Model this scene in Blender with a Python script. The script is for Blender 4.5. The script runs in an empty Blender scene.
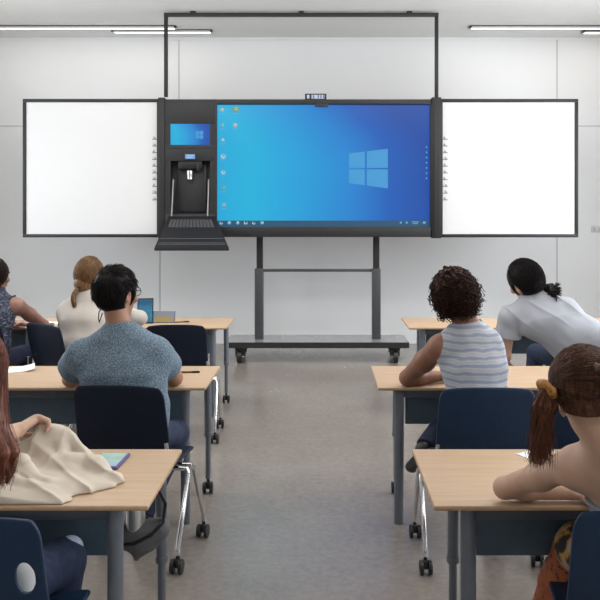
import bpy, bmesh, math, random
import numpy as np
from mathutils import Vector, Matrix

S = bpy.context.scene
COL = S.collection
random.seed(7)
PI = math.pi
CAMZ, FPX, VX, VY = 1.66, 790.0, 322.0, 216.0

def at(px, py, d):
    return Vector(((px - VX) * d / FPX, d, CAMZ - (py - VY) * d / FPX))

# ------------------------------------------------------------------ materials
def newmat(name):
    m = bpy.data.materials.new(name); m.use_nodes = True
    nt = m.node_tree
    return m, nt, nt.nodes['Principled BSDF']

def N(nt, t, **kw):
    n = nt.nodes.new(t)
    for k, v in kw.items():
        if k in n.inputs: n.inputs[k].default_value = v
        else: setattr(n, k, v)
    return n

def c4(c): return (c[0], c[1], c[2], 1.0)

def plain(name, col, rough=.5, metal=0.0, var=.06, scale=30, bump=0.0, bscale=None, spec=None, coat=0.0):
    m, nt, b = newmat(name)
    tc = N(nt, 'ShaderNodeTexCoord')
    nz = N(nt, 'ShaderNodeTexNoise', Scale=scale, Detail=4.0)
    nt.links.new(tc.outputs['Object'], nz.inputs['Vector'])
    rp = N(nt, 'ShaderNodeValToRGB')
    rp.color_ramp.elements[0].position = .3; rp.color_ramp.elements[1].position = .7
    rp.color_ramp.elements[0].color = c4([x * (1 - var) for x in col])
    rp.color_ramp.elements[1].color = c4([min(1, x * (1 + var)) for x in col])
    nt.links.new(nz.outputs['Fac'], rp.inputs['Fac'])
    nt.links.new(rp.outputs['Color'], b.inputs['Base Color'])
    b.inputs['Roughness'].default_value = rough; b.inputs['Metallic'].default_value = metal
    if spec is not None: b.inputs['Specular IOR Level'].default_value = spec
    b.inputs['Coat Weight'].default_value = coat
    if bump:
        n2 = N(nt, 'ShaderNodeTexNoise', Scale=bscale or scale * 4, Detail=3.0)
        nt.links.new(tc.outputs['Object'], n2.inputs['Vector'])
        bp = N(nt, 'ShaderNodeBump', Strength=bump, Distance=.004)
        nt.links.new(n2.outputs['Fac'], bp.inputs['Height'])
        nt.links.new(bp.outputs['Normal'], b.inputs['Normal'])
    return m

def emit(name, col, s):
    m, nt, b = newmat(name)
    b.inputs['Base Color'].default_value = (.02, .02, .02, 1); b.inputs['Specular IOR Level'].default_value = .2
    b.inputs['Emission Color'].default_value = c4(col); b.inputs['Emission Strength'].default_value = s
    b.inputs['Roughness'].default_value = .4
    return m

def stretched(name, cols, scale, stretch, rough=.5, pos=None, bump=0, kind='noise', distort=0.0, detail=4.0):
    """colour ramp over noise/voronoi with an anisotropic mapping"""
    m, nt, b = newmat(name)
    tc = N(nt, 'ShaderNodeTexCoord'); mp = N(nt, 'ShaderNodeMapping')
    mp.inputs['Scale'].default_value = stretch
    nt.links.new(tc.outputs['Object'], mp.inputs['Vector'])
    if kind == 'noise':
        t = N(nt, 'ShaderNodeTexNoise', Scale=scale, Detail=detail, Distortion=distort); out = t.outputs['Fac']
    elif kind == 'voronoi':
        t = N(nt, 'ShaderNodeTexVoronoi', Scale=scale); out = t.outputs['Distance']
    else:
        t = N(nt, 'ShaderNodeTexWave', Scale=scale, Distortion=distort); t.bands_direction = 'Z'
        t.inputs['Detail'].default_value = 3; t.inputs['Detail Scale'].default_value = 1.2
        out = t.outputs['Fac']
    nt.links.new(mp.outputs['Vector'], t.inputs['Vector'])
    rp = N(nt, 'ShaderNodeValToRGB')
    k = len(cols); pos = pos or [.3 + .4 * i / (k - 1) for i in range(k)]
    els = rp.color_ramp.elements
    while len(els) < k: els.new(.5)
    for e, p, c in zip(els, pos, cols): e.position = p; e.color = c4(c)
    nt.links.new(out, rp.inputs['Fac']); nt.links.new(rp.outputs['Color'], b.inputs['Base Color'])
    b.inputs['Roughness'].default_value = rough
    if bump:
        bp = N(nt, 'ShaderNodeBump', Strength=bump, Distance=.003)
        nt.links.new(out, bp.inputs['Height']); nt.links.new(bp.outputs['Normal'], b.inputs['Normal'])
    return m

M = {}
M['wall'] = plain('wall_paint', (.71, .715, .725), .62, var=.012, scale=1.2)
M['seam'] = plain('panel_seam', (.42, .42, .42), .7)
M['ceiling'] = plain('ceiling_paint', (.74, .74, .73), .8, var=.01, scale=2)
M['black'] = plain('black_powder_coat', (.019, .019, .0205), .5, spec=.3, var=.1)
M['stand'] = plain('graphite_steel', (.042, .043, .047), .42, var=.06)
M['plate'] = plain('brushed_base_plate', (.36, .363, .375), .25, var=.05, metal=.4)
M['recess'] = plain('recess_black', (.012, .012, .013), .55)
M['tray'] = plain('tray_plastic', (.013, .0135, .016), .45, spec=.3)
M['strut'] = plain('gas_strut_grey', (.22, .22, .22), .4, metal=.5)
M['keys'] = plain('key_grey', (.06, .06, .065), .5)
M['silver'] = plain('silver_metal', (.55, .55, .53), .3, metal=.8)
M['chrome'] = plain('chrome', (.62, .62, .63), .16, metal=1.0, var=.02)
M['rubber'] = plain('castor_rubber', (.012, .012, .012), .45)
M['white_surface'] = plain('writing_surface', (.59, .59, .595), .45, var=.005)
M['mark'] = plain('button_mark', (.16, .16, .16), .6)
M['mark_light'] = plain('button_mark_light', (.45, .45, .45), .6)
M['desk_edge'] = plain('desk_edge', (.42, .275, .16), .5, var=.08)
M['deskframe'] = plain('desk_frame_grey', (.135, .15, .175), .38, var=.05, metal=.3)
M['panel'] = plain('modesty_panel_navy', (.058, .098, .132), .5, var=.06)
M['beam'] = plain('desk_beam', (.075, .085, .105), .4, metal=.3)
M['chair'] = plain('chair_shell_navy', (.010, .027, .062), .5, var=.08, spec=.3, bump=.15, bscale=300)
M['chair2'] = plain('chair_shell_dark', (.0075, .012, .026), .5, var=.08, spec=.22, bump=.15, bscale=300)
M['led'] = emit('led_diffuser', (1.0, .96, .87), 3.2)
M['alu'] = plain('aluminium_housing', (.5, .5, .49), .45, metal=.2)
M['paper'] = plain('paper_white', (.75, .75, .76), .7, var=.01)
M['cream'] = plain('cream_canvas', (.56, .49, .41), .85, var=.05, scale=6, bump=.25, bscale=220)
M['cream_top'] = plain('cream_knit', (.44, .40, .362), .9, var=.05, scale=10, bump=.25, bscale=200)
M['white_top'] = plain('white_cotton', (.66, .66, .66), .85, var=.03, scale=10, bump=.2, bscale=200)
M['white_shirt'] = plain('pale_grey_shirt', (.30, .31, .345), .85, var=.03, scale=8, bump=.2, bscale=200)
M['jeans'] = stretched('blue_denim', [(.008, .015, .042), (.017, .03, .072)], 60, (1, 1, .4), .85, bump=.3)
M['navy_trousers'] = plain('navy_trousers', (.010, .014, .045), .85, var=.12, bump=.2)
M['grey_trousers'] = plain('charcoal_trousers', (.03, .03, .035), .85, var=.12, bump=.2)
M['shoe'] = plain('dark_shoe', (.008, .008, .009), .45)
M['phone'] = plain('phone_black', (.01, .01, .012), .15)
M['purple'] = plain('purple_case', (.085, .06, .22), .45)
M['pen'] = plain('dark_pen', (.10, .05, .025), .4)
M['bag'] = plain('grey_canvas_bag', (.11, .11, .118), .8, var=.1, bump=.2)
M['strap'] = plain('black_strap', (.012, .012, .013), .6)
M['amber'] = stretched('amber_scrunchie', [(.10, .035, .008), (.42, .18, .03), (.20, .08, .015)], 60, (1, 1, 1), .55)
M['eye_white'] = plain('eye_white', (.7, .68, .66), .2, var=.01)
M['iris'] = plain('iris_brown', (.06, .03, .015), .15)
M['lips'] = plain('lips', (.35, .13, .11), .45)
M['tee_speckled'] = stretched('speckled_blue_tee', [(.055, .09, .13), (.11, .16, .21), (.25, .31, .365)], 210, (1, 1, 1), .9,
                              pos=[.38, .5, .66], bump=.25, detail=2.0)
M['stripes'] = stretched('wavy_striped_top', [(.23, .265, .36), (.34, .36, .40), (.45, .44, .435), (.36, .37, .41)], 8.5, (.9, .9, 1), .85,
                         pos=[.10, .40, .75, .95], kind='wave', distort=3.6)
M['indigo_print'] = stretched('indigo_print_top', [(.012, .016, .035), (.03, .04, .075), (.22, .22, .25)], 38, (1, 1, 1.4), .85,
                              pos=[.38, .52, .66], distort=1.2)
M['rust_print'] = stretched('rust_dotted_trousers', [(.02, .012, .012), (.28, .075, .03), (.36, .10, .035)], 42, (1, 1, 1), .8,
                            pos=[.12, .24, .6], kind='voronoi')
M['floral'] = stretched('floral_print', [(.012, .012, .02), (.02, .018, .02), (.45, .24, .045), (.35, .33, .36)], 16, (1, 1, 1), .8,
                        pos=[.3, .48, .56, .72])
M['strapless'] = plain('pale_blue_bodice', (.20, .23, .28), .85)

def skin(name, c):
    m = plain(name, c, .52, var=.07, scale=14, bump=.08, bscale=300)
    b = m.node_tree.nodes['Principled BSDF']
    b.inputs['Subsurface Weight'].default_value = .06
    b.inputs['Subsurface Radius'].default_value = (.02, .008, .004)
    return m
M['skin_light'] = skin('skin_light', (.46, .27, .20))
M['skin_peach'] = skin('skin_peach', (.49, .305, .215))
M['skin_tan'] = skin('skin_tan', (.31, .15, .09))
M['skin_brown'] = skin('skin_brown', (.225, .098, .055))
M['skin_olive'] = skin('skin_olive', (.27, .135, .10))

def hairmat(name, dark, mid, light, stretch=(60, 60, 9), rough=.42):
    m = stretched(name, [dark, mid, light], 2.2, stretch, rough, pos=[.3, .52, .74], distort=.6)
    m.node_tree.nodes['Principled BSDF'].inputs['Specular IOR Level'].default_value = .3 if mid[0] > .03 else .10
    return m
M['hair_black'] = hairmat('hair_black', (.006, .005, .005), (.010, .008, .008), (.022, .018, .018))
M['hair_dark'] = hairmat('hair_dark_brown', (.010, .006, .005), (.02, .012, .010), (.045, .028, .022))
M['hair_curly'] = hairmat('hair_curly_brown', (.009, .004, .003), (.026, .011, .008), (.075, .030, .021), (50, 50, 50), .5)
M['hair_blonde'] = hairmat('hair_light_brown', (.085, .035, .014), (.17, .085, .035), (.33, .19, .09))
M['hair_auburn'] = hairmat('hair_auburn', (.055, .014, .008), (.13, .036, .018), (.23, .075, .038))
M['hair_copper'] = hairmat('hair_copper', (.045, .013, .006), (.11, .036, .016), (.22, .085, .04))
M['hair_chestnut'] = hairmat('hair_chestnut', (.025, .009, .005), (.065, .025, .012), (.17, .070, .034))

def desk_wood():
    m, nt, b = newmat('desk_oak')
    tc = N(nt, 'ShaderNodeTexCoord'); mp = N(nt, 'ShaderNodeMapping'); mp.inputs['Scale'].default_value = (1.2, 22, 22)
    nt.links.new(tc.outputs['Object'], mp.inputs['Vector'])
    t = N(nt, 'ShaderNodeTexNoise', Scale=2.5, Detail=6.0, Distortion=.4); nt.links.new(mp.outputs['Vector'], t.inputs['Vector'])
    rp = N(nt, 'ShaderNodeValToRGB')
    rp.color_ramp.elements[0].position = .3; rp.color_ramp.elements[0].color = (.435, .295, .18, 1)
    rp.color_ramp.elements[1].position = .72; rp.color_ramp.elements[1].color = (.52, .365, .235, 1)
    nt.links.new(t.outputs['Fac'], rp.inputs['Fac']); nt.links.new(rp.outputs['Color'], b.inputs['Base Color'])
    b.inputs['Roughness'].default_value = .42
    return m
M['desk'] = desk_wood()

def concrete():
    m, nt, b = newmat('polished_concrete')
    tc = N(nt, 'ShaderNodeTexCoord')
    a = N(nt, 'ShaderNodeTexNoise', Scale=.9, Detail=8.0, Roughness=.62)
    c = N(nt, 'ShaderNodeTexNoise', Scale=26.0, Detail=6.0, Roughness=.7)
    for t in (a, c): nt.links.new(tc.outputs['Object'], t.inputs['Vector'])
    mx = N(nt, 'ShaderNodeMath'); mx.operation = 'MULTIPLY_ADD'; mx.inputs[1].default_value = .5
    nt.links.new(c.outputs['Fac'], mx.inputs[0])
    m2 = N(nt, 'ShaderNodeMath'); m2.operation = 'MULTIPLY'; m2.inputs[1].default_value = .5
    nt.links.new(a.outputs['Fac'], m2.inputs[0]); nt.links.new(m2.outputs[0], mx.inputs[2])
    rp = N(nt, 'ShaderNodeValToRGB')
    rp.color_ramp.elements[0].position = .36; rp.color_ramp.elements[0].color = (.182, .157, .137, 1)
    rp.color_ramp.elements[1].position = .64; rp.color_ramp.elements[1].color = (.272, .240, .213, 1)
    nt.links.new(mx.outputs[0], rp.inputs['Fac']); nt.links.new(rp.outputs['Color'], b.inputs['Base Color'])
    r2 = N(nt, 'ShaderNodeMapRange'); r2.inputs['To Min'].default_value = .15; r2.inputs['To Max'].default_value = .34
    nt.links.new(mx.outputs[0], r2.inputs['Value']); nt.links.new(r2.outputs[0], b.inputs['Roughness'])
    b.inputs['Specular IOR Level'].default_value = .6
    return m
M['floor'] = concrete()

# ------------------------------------------------------------------ objects
def link(o, parent=None):
    COL.objects.link(o)
    if parent is not None: o.parent = parent
    return o

def tag(o, label=None, cat=None, group=None, kind=None):
    if label: o['label'] = label
    if cat: o['category'] = cat
    if group: o['group'] = group
    if kind: o['kind'] = kind
    return o

def thing(name, label, cat, loc=(0, 0, 0), rz=0, group=None):
    o = bpy.data.objects.new(name, None); o.empty_display_size = .1
    link(o); o.location = loc; o.rotation_euler = (0, 0, rz)
    return tag(o, label, cat, group)

def dup(root, loc, rz, label, group=None):
    r = root.copy(); COL.objects.link(r); r.location = loc; r.rotation_euler = (0, 0, rz); r['label'] = label
    if group: r['group'] = group
    for ch in list(root.children):
        c = ch.copy(); COL.objects.link(c); c.parent = r
        for g in list(ch.children):
            d = g.copy(); COL.objects.link(d); d.parent = c
    return r

class MB:
    def __init__(s): s.bm = bmesh.new(); s.mi = 0
    def _set(s, faces):
        for f in faces: f.material_index = s.mi
    def box(s, c, size, bev=0.0, seg=2, rot=None):
        r = bmesh.ops.create_cube(s.bm, size=1.0); vs = r['verts']
        for v in vs: v.co = Vector((v.co.x * size[0], v.co.y * size[1], v.co.z * size[2]))
        fs = list({f for v in vs for f in v.link_faces})
        if bev:
            es = list({e for v in vs for e in v.link_edges})
            rr = bmesh.ops.bevel(s.bm, geom=es, offset=bev, segments=seg, profile=.5, affect='EDGES')
            fs = rr['faces']; vs = list({v for f in fs for v in f.verts})
            fs = list({f for v in vs for f in v.link_faces}); vs = list({v for f in fs for v in f.verts})
        for v in vs:
            v.co = (rot @ v.co if rot else v.co) + Vector(c)
        s._set(fs); return s
    def span(s, a, b, bev=0.0, seg=2):
        a = Vector(a); b = Vector(b)
        return s.box((a + b) / 2, [abs(b[i] - a[i]) for i in range(3)], bev, seg)
    def tube(s, pts, r, seg=14, caps=True, flat=None):
        pts = [Vector(p) for p in pts]; n = len(pts)
        rs = r if isinstance(r, (list, tuple)) else [r] * n
        rings = []; up = None
        for i, p in enumerate(pts):
            t = (pts[min(i + 1, n - 1)] - pts[max(i - 1, 0)]).normalized()
            if up is None: up = Vector((0, 0, 1)) if abs(t.z) < .9 else Vector((1, 0, 0))
            x = t.cross(up).normalized(); y = x.cross(t).normalized(); up = y
            fx, fy = (flat or (1, 1))
            rings.append([s.bm.verts.new(p + (x * math.cos(2 * PI * k / seg) * fx + y * math.sin(2 * PI * k / seg) * fy) * rs[i]) for k in range(seg)])
        fs = []
        for a, b in zip(rings, rings[1:]):
            for k in range(seg):
                fs.append(s.bm.faces.new((a[k], a[(k + 1) % seg], b[(k + 1) % seg], b[k])))
        if caps:
            fs.append(s.bm.faces.new(rings[0][::-1])); fs.append(s.bm.faces.new(rings[-1]))
        s._set(fs); return s
    def lathe(s, prof, c, axis='z', seg=20):
        rings = []
        for (r, h) in prof:
            ring = []
            for k in range(seg):
                a = 2 * PI * k / seg; x, y = r * math.cos(a), r * math.sin(a)
                v = {'z': (x, y, h), 'x': (h, x, y), 'y': (x, h, y)}[axis]
                ring.append(s.bm.verts.new(Vector(v) + Vector(c)))
            rings.append(ring)
        fs = []
        for a, b in zip(rings, rings[1:]):
            for k in range(seg): fs.append(s.bm.faces.new((a[k], a[(k + 1) % seg], b[(k + 1) % seg], b[k])))
        fs.append(s.bm.faces.new(rings[0][::-1])); fs.append(s.bm.faces.new(rings[-1]))
        s._set(fs); return s
    def poly(s, pts, ext=None):
        vs = [s.bm.verts.new(Vector(p)) for p in pts]; f = s.bm.faces.new(vs); fs = [f]
        if ext is not None:
            r = bmesh.ops.extrude_face_region(s.bm, geom=[f])
            nv = [g for g in r['geom'] if isinstance(g, bmesh.types.BMVert)]
            for v in nv: v.co += Vector(ext)
            fs = list({ff for v in vs + nv for ff in v.link_faces})
        s._set(fs); return s
    def build(s, name, mats, parent=None, smooth=True, angle=35):
        bmesh.ops.recalc_face_normals(s.bm, faces=s.bm.faces)
        me = bpy.data.meshes.new(name); s.bm.to_mesh(me); s.bm.free()
        for m in (mats if isinstance(mats, (list, tuple)) else [mats]): me.materials.append(m)
        if smooth:
            me.polygons.foreach_set('use_smooth', [True] * len(me.polygons))
            me.set_sharp_from_angle(angle=math.radians(angle))
        o = bpy.data.objects.new(name, me); return link(o, parent)

def struct(name, mb, m):
    return tag(mb.build(name, m), kind='structure')

# ------------------------------------------------------------------ implicit surfaces
def _v(p): return np.array([p[0], p[1], p[2]], dtype=np.float32)

def wav(X, Y, Z, scale, seed, n=7):
    rg = np.random.RandomState(seed); out = 0
    for i in range(n):
        d = rg.normal(size=3); d /= np.linalg.norm(d); f = scale * rg.uniform(.6, 1.5); ph = rg.uniform(0, 6.28)
        out = out + np.sin((X * d[0] + Y * d[1] + Z * d[2]) * f + ph)
    return out / n * 1.6

def strand_tubes(strands, off):
    by = {}
    for P, r0, r1 in strands: by.setdefault(len(P), []).append((P, r0, r1))
    CO, QD, base = [], [], 0
    rg = np.random.RandomState(2)
    for m, L in by.items():
        P = np.array([[tuple(q) for q in p] for p, _, _ in L]); n = len(P)
        r0 = np.array([a for _, a, _ in L]); r1 = np.array([b for _, _, b in L])
        T = np.gradient(P, axis=1); T /= np.linalg.norm(T, axis=2, keepdims=True) + 1e-9
        U = np.cross(T, rg.normal(size=(n, 1, 3)) * .3 + np.array([.3, .5, .8])); U /= np.linalg.norm(U, axis=2, keepdims=True) + 1e-9
        W = np.cross(T, U); u = np.linspace(0, 1, m)[None, :]
        R = (r0[:, None] + (r1 - r0)[:, None] * u)[:, :, None]
        ring = np.stack([P + (U * math.cos(a) + W * math.sin(a)) * R for a in (0, 2 * PI / 3, 4 * PI / 3)], 2)
        CO.append(ring.reshape(-1, 3) - np.array([off[0], off[1], off[2]]))
        id_ = np.arange(n * m * 3).reshape(n, m, 3) + base
        for k in range(3):
            q = np.stack([id_[:, :-1, k], id_[:, :-1, (k + 1) % 3], id_[:, 1:, (k + 1) % 3], id_[:, 1:, k]], -1); QD.append(q.reshape(-1, 4))
        base += n * m * 3
    return np.concatenate(CO), np.concatenate(QD)

class SDF:
    def __init__(s, lo, hi, h):
        s.lo = _v(lo); s.h = h
        n = np.ceil((_v(hi) - s.lo) / h).astype(int) + 1
        s.v = np.full(n, .2, dtype=np.float32)
        s.ax = [s.lo[i] + h * np.arange(n[i], dtype=np.float32) for i in range(3)]
    def _blk(s, lo, hi):
        sl = []
        for i in range(3):
            a = int(max(0, math.floor((lo[i] - s.lo[i]) / s.h))); b = int(min(len(s.ax[i]), math.ceil((hi[i] - s.lo[i]) / s.h) + 1))
            if b <= a: return None, None
            sl.append(slice(a, b))
        X = s.ax[0][sl[0]][:, None, None]; Y = s.ax[1][sl[1]][None, :, None]; Z = s.ax[2][sl[2]][None, None, :]
        return tuple(sl), (X, Y, Z)
    def _mix(s, sl, d, k, sub=False):
        v = s.v[sl]
        if sub:
            d = -d; h = np.clip(.5 - .5 * (v - d) / k, 0, 1); s.v[sl] = v * (1 - h) + d * h + k * h * (1 - h)
        else:
            h = np.clip(.5 + .5 * (v - d) / k, 0, 1); s.v[sl] = v * (1 - h) + d * h - k * h * (1 - h)
    def cone(s, a, b, r1, r2, k=.02, flat=None, sub=False, endcut=False, startcut=False):
        a = _v(a); b = _v(b); w = None; sc = 1.0
        if flat is not None: w = _v(flat[0]); w = w / np.linalg.norm(w); sc = flat[1]
        m = max(r1, r2) * max(sc, 1.0) + k + 3 * s.h
        sl, P = s._blk(np.minimum(a, b) - m, np.maximum(a, b) + m)
        if sl is None: return s
        q = [P[i] - a[i] for i in range(3)]; ab = b - a
        L = float(np.linalg.norm(ab)) + 1e-9; dr = ab / L
        if endcut: pc = (q[0] - ab[0]) * dr[0] + (q[1] - ab[1]) * dr[1] + (q[2] - ab[2]) * dr[2]
        if startcut: pd = -(q[0] * dr[0] + q[1] * dr[1] + q[2] * dr[2])
        if w is not None:
            qw = (q[0] * w[0] + q[1] * w[1] + q[2] * w[2]) * (1 - 1 / sc)
            q = [q[i] - w[i] * qw for i in range(3)]; ab = ab - w * float(ab @ w) * (1 - 1 / sc)
        L2 = float(ab @ ab) + 1e-12
        t = np.clip((q[0] * ab[0] + q[1] * ab[1] + q[2] * ab[2]) / L2, 0, 1)
        d = np.sqrt((q[0] - t * ab[0]) ** 2 + (q[1] - t * ab[1]) ** 2 + (q[2] - t * ab[2]) ** 2) - (r1 + (r2 - r1) * t)
        if endcut: d = np.maximum(d, pc)
        if startcut: d = np.maximum(d, pd)
        s._mix(sl, d.astype(np.float32), k, sub); return s
    def ell(s, c, rad, R=None, k=.02, sub=False):
        c = _v(c); m = max(rad) + k + 3 * s.h
        sl, P = s._blk(c - m, c + m)
        if sl is None: return s
        q = [P[i] - c[i] for i in range(3)]
        if R is not None:
            R = np.array(R, dtype=np.float32)
            q = [q[0] * R[0, j] + q[1] * R[1, j] + q[2] * R[2, j] for j in range(3)]
        k0 = np.sqrt(sum((q[i] / rad[i]) ** 2 for i in range(3))); k1 = np.sqrt(sum((q[i] / rad[i] ** 2) ** 2 for i in range(3))) + 1e-6
        s._mix(sl, (k0 * (k0 - 1) / k1).astype(np.float32), k, sub); return s
    def chain(s, pts, rs, k=.02, **kw):
        for i in range(len(pts) - 1): s.cone(pts[i], pts[i + 1], rs[i], rs[i + 1], k, **kw)
        return s
    def cut(s, c, n):
        X, Y, Z = s.ax[0][:, None, None], s.ax[1][None, :, None], s.ax[2][None, None, :]
        s.v = np.maximum(s.v, ((X - c[0]) * n[0] + (Y - c[1]) * n[1] + (Z - c[2]) * n[2]).astype(np.float32)); return s
    def disp(s, amp, scale, seed, st=(1, 1, 1), fn=None):
        I = np.where(np.abs(s.v) < amp * 2 + .03)
        X, Y, Z = s.ax[0][I[0]], s.ax[1][I[1]], s.ax[2][I[2]]
        s.v[I] += (amp * (fn(X, Y, Z) if fn else wav(X * st[0], Y * st[1], Z * st[2], scale, seed))).astype(np.float32); return s
    def mesh(s, name, mat, parent=None, off=(0, 0, 0), strands=None):
        v = s.v; v[0] = v[-1] = .2; v[:, 0] = v[:, -1] = .2; v[:, :, 0] = v[:, :, -1] = .2
        g = v < 0
        cnt = np.zeros([n - 1 for n in v.shape], dtype=np.int8)
        for i in (0, 1):
            for j in (0, 1):
                for k in (0, 1):
                    cnt += g[i:i + cnt.shape[0], j:j + cnt.shape[1], k:k + cnt.shape[2]]
        I = np.where((cnt > 0) & (cnt < 8)); nv = len(I[0])
        idx = np.full(cnt.shape, -1, dtype=np.int64); idx[I] = np.arange(nv)
        acc = np.zeros((nv, 3), dtype=np.float64); num = np.zeros(nv)
        cor = [(i, j, k) for i in (0, 1) for j in (0, 1) for k in (0, 1)]
        cv = {c: v[I[0] + c[0], I[1] + c[1], I[2] + c[2]].astype(np.float64) for c in cor}
        for c in cor:
            for a in range(3):
                if c[a] == 0:
                    e = list(c); e[a] = 1; e = tuple(e); va, vb = cv[c], cv[e]
                    x = (va < 0) != (vb < 0); t = np.where(x, va / np.where(x, va - vb, 1), 0)
                    for b in range(3): acc[:, b] += np.where(x, c[b] + (t if b == a else 0), 0)
                    num += x
        co = (acc / num[:, None] + np.stack(I, 1)) * s.h + s.lo[None, :] - _v(off)[None, :]
        quads = []
        for a in range(3):
            b, c = (a + 1) % 3, (a + 2) % 3
            sa = [slice(None)] * 3; sb = [slice(None)] * 3
            sa[a] = slice(0, -1); sb[a] = slice(1, None)
            g0, g1 = g[tuple(sa)], g[tuple(sb)]
            for flip, E in ((False, g0 & ~g1), (True, ~g0 & g1)):
                E = list(np.where(E))
                ok = (E[b] > 0) & (E[c] > 0) & (E[b] < cnt.shape[b]) & (E[c] < cnt.shape[c])
                E = [x[ok] for x in E]
                def ci(db, dc):
                    q = list(E); q[b] = E[b] + db; q[c] = E[c] + dc; return idx[q[0], q[1], q[2]]
                qd = np.stack([ci(-1, -1), ci(0, -1), ci(0, 0), ci(-1, 0)], 1)
                quads.append(qd[:, ::-1] if flip else qd)
        Q = np.concatenate(quads)
        if strands:
            sc, sq = strand_tubes(strands, off)
            Q = np.concatenate([Q, sq + nv]); co = np.concatenate([co, sc]); nv = len(co)
        nf = len(Q)
        # light relaxation to remove grid facets
        me = bpy.data.meshes.new(name)
        me.vertices.add(nv); me.vertices.foreach_set('co', co.astype(np.float32).ravel())
        me.loops.add(nf * 4); me.loops.foreach_set('vertex_index', Q.astype(np.int32).ravel())
        me.polygons.add(nf); me.polygons.foreach_set('loop_start', np.arange(0, nf * 4, 4, dtype=np.int32))
        me.polygons.foreach_set('use_smooth', np.ones(nf, dtype=bool))
        me.update(calc_edges=True); me.validate()
        me.materials.append(mat)
        o = bpy.data.objects.new(name, me); return link(o, parent)
# ------------------------------------------------------------------ room shell
XL, XR, YB, YF, ZC = -4.6, 4.25, -3.6, 10.28, 3.98
struct('floor', MB().span((XL - .1, YB - .1, -.12), (XR + .1, YF + .12, 0)), M['floor'])
struct('ceiling', MB().span((XL - .1, YB - .1, ZC), (XR + .1, YF + .12, ZC + .12)), M['ceiling'])
struct('wall_front', MB().span((XL - .1, YF, 0), (XR + .1, YF + .12, ZC)), M['wall'])
wl = MB()
wl.span((XL - .1, YB, 0), (XL, YF, .9)); wl.span((XL - .1, YB, 3.2), (XL, YF, ZC)); wl.span((XL - .1, YB, .9), (XL, 5.6, 3.2)); wl.span((XL - .1, 8.0, .9), (XL, YF, 3.2))
struct('wall_left', wl, M['wall'])
w = MB()
w.span((XL - .08, 5.6, .9), (XL - .02, 5.65, 3.2)); w.span((XL - .08, 7.95, .9), (XL - .02, 8.0, 3.2)); w.span((XL - .08, 5.6, .9), (XL - .02, 8.0, .95)); w.span((XL - .08, 5.6, 3.15), (XL - .02, 8.0, 3.2)); w.span((XL - .08, 6.77, .9), (XL - .02, 6.83, 3.2))
struct('window_4', w, M['alu'])  # window added in the left wall to let in extra light
struct('wall_back', MB().span((XL - .1, YB - .1, 0), (XR + .1, YB, ZC)), M['wall'])
# right wall with three window openings
wr = MB()
wr.span((XR, YB, 0), (XR + .1, YF, .9)); wr.span((XR, YB, 3.2), (XR + .1, YF, ZC))
ys = [(YB, -1.6), (.9, 1.7), (4.2, 5.2), (8.0, YF)]
for a, b in ys: wr.span((XR, a, .9), (XR + .1, b, 3.2))
struct('wall_right', wr, M['wall'])
for i, (a, b) in enumerate([(-1.6, .9), (1.7, 4.2), (5.2, 8.0)]):
    w = MB()
    w.span((XR + .02, a, .9), (XR + .08, a + .05, 3.2)); w.span((XR + .02, b - .05, .9), (XR + .08, b, 3.2))
    w.span((XR + .02, a, .9), (XR + .08, b, .95)); w.span((XR + .02, a, 3.15), (XR + .08, b, 3.2))
    w.span((XR + .02, (a + b) / 2 - .03, .9), (XR + .08, (a + b) / 2 + .03, 3.2))
    struct('window_%d' % (i + 1), w, M['alu'])
# joints of the wall panels
def seam(n, px, py0, py1, w=.012):
    a, b = at(px, py0, YF), at(px, py1, YF)
    struct('trim_%d' % n, MB().span((a.x - w / 2, YF - .004, b.z), (a.x + w / 2, YF + .01, a.z)), M['seam'])
seam(1, 179, 38, 126); seam(2, 160, 126, 343); seam(3, 557, 38, 343); 
hz = 2.83
struct('trim_4', MB().span((XL, YF - .004, hz - .006), (XR, YF + .01, hz + .006)), M['seam'])
struct('trim_5', MB().span((XL, YF - .02, ZC - .03), (XR, YF + .01, ZC)), M['ceiling'])
# wall socket at the right
p = at(597, 229, YF)
ws = thing('wall_socket', 'small white double socket plate on the front wall, right of the boards', 'socket', (p.x, YF, p.z))
MB().box((0, -.006, 0), (.15, .012, .09), .004).build('cover_plate', M['white_surface'], ws)
for sx in (-.035, .035):
    MB().box((sx, -.0135, 0), (.045, .004, .05), .0015).build('socket_insert', M['mark_light'], ws)

# ------------------------------------------------------------------ ceiling lights
def linear_light(x0, x1, y, label, w=.10, grp='linear ceiling lights', name='linear_ceiling_light'):
    t = thing(name, label, 'ceiling light', ((x0 + x1) / 2, y, ZC), 0, grp)
    L = x1 - x0
    h = MB(); h.span((-L / 2, -w / 2, -.032), (L / 2, -w / 2 + .012, 0)); h.span((-L / 2, w / 2 - .012, -.032), (L / 2, w / 2, 0))
    h.span((-L / 2, -w / 2, -.032), (-L / 2 + .02, w / 2, 0)); h.span((L / 2 - .02, -w / 2, -.032), (L / 2, w / 2, 0))
    h.span((-L / 2, -w / 2, -.012), (L / 2, w / 2, 0))
    h.build('housing', M['alu'], t, smooth=False)
    MB().span((-L / 2 + .03, -w / 2 + .014, -.029), (L / 2 - .03, w / 2 - .014, -.02)).build('diffuser', M['led'], t, smooth=False)
    return t
linear_light(-4.4, -1.78, 9.66, 'long slim ceiling light above the left whiteboard, running out of view')
linear_light(-2.62, -1.37, 9.87, 'short slim ceiling light beside the hanging rail, left of the display')
linear_light(1.80, 4.05, 9.66, 'long slim ceiling light above the right whiteboard')
linear_light(3.26, 4.15, 9.90, 'short slim ceiling light at the far right corner of the ceiling')
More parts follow.
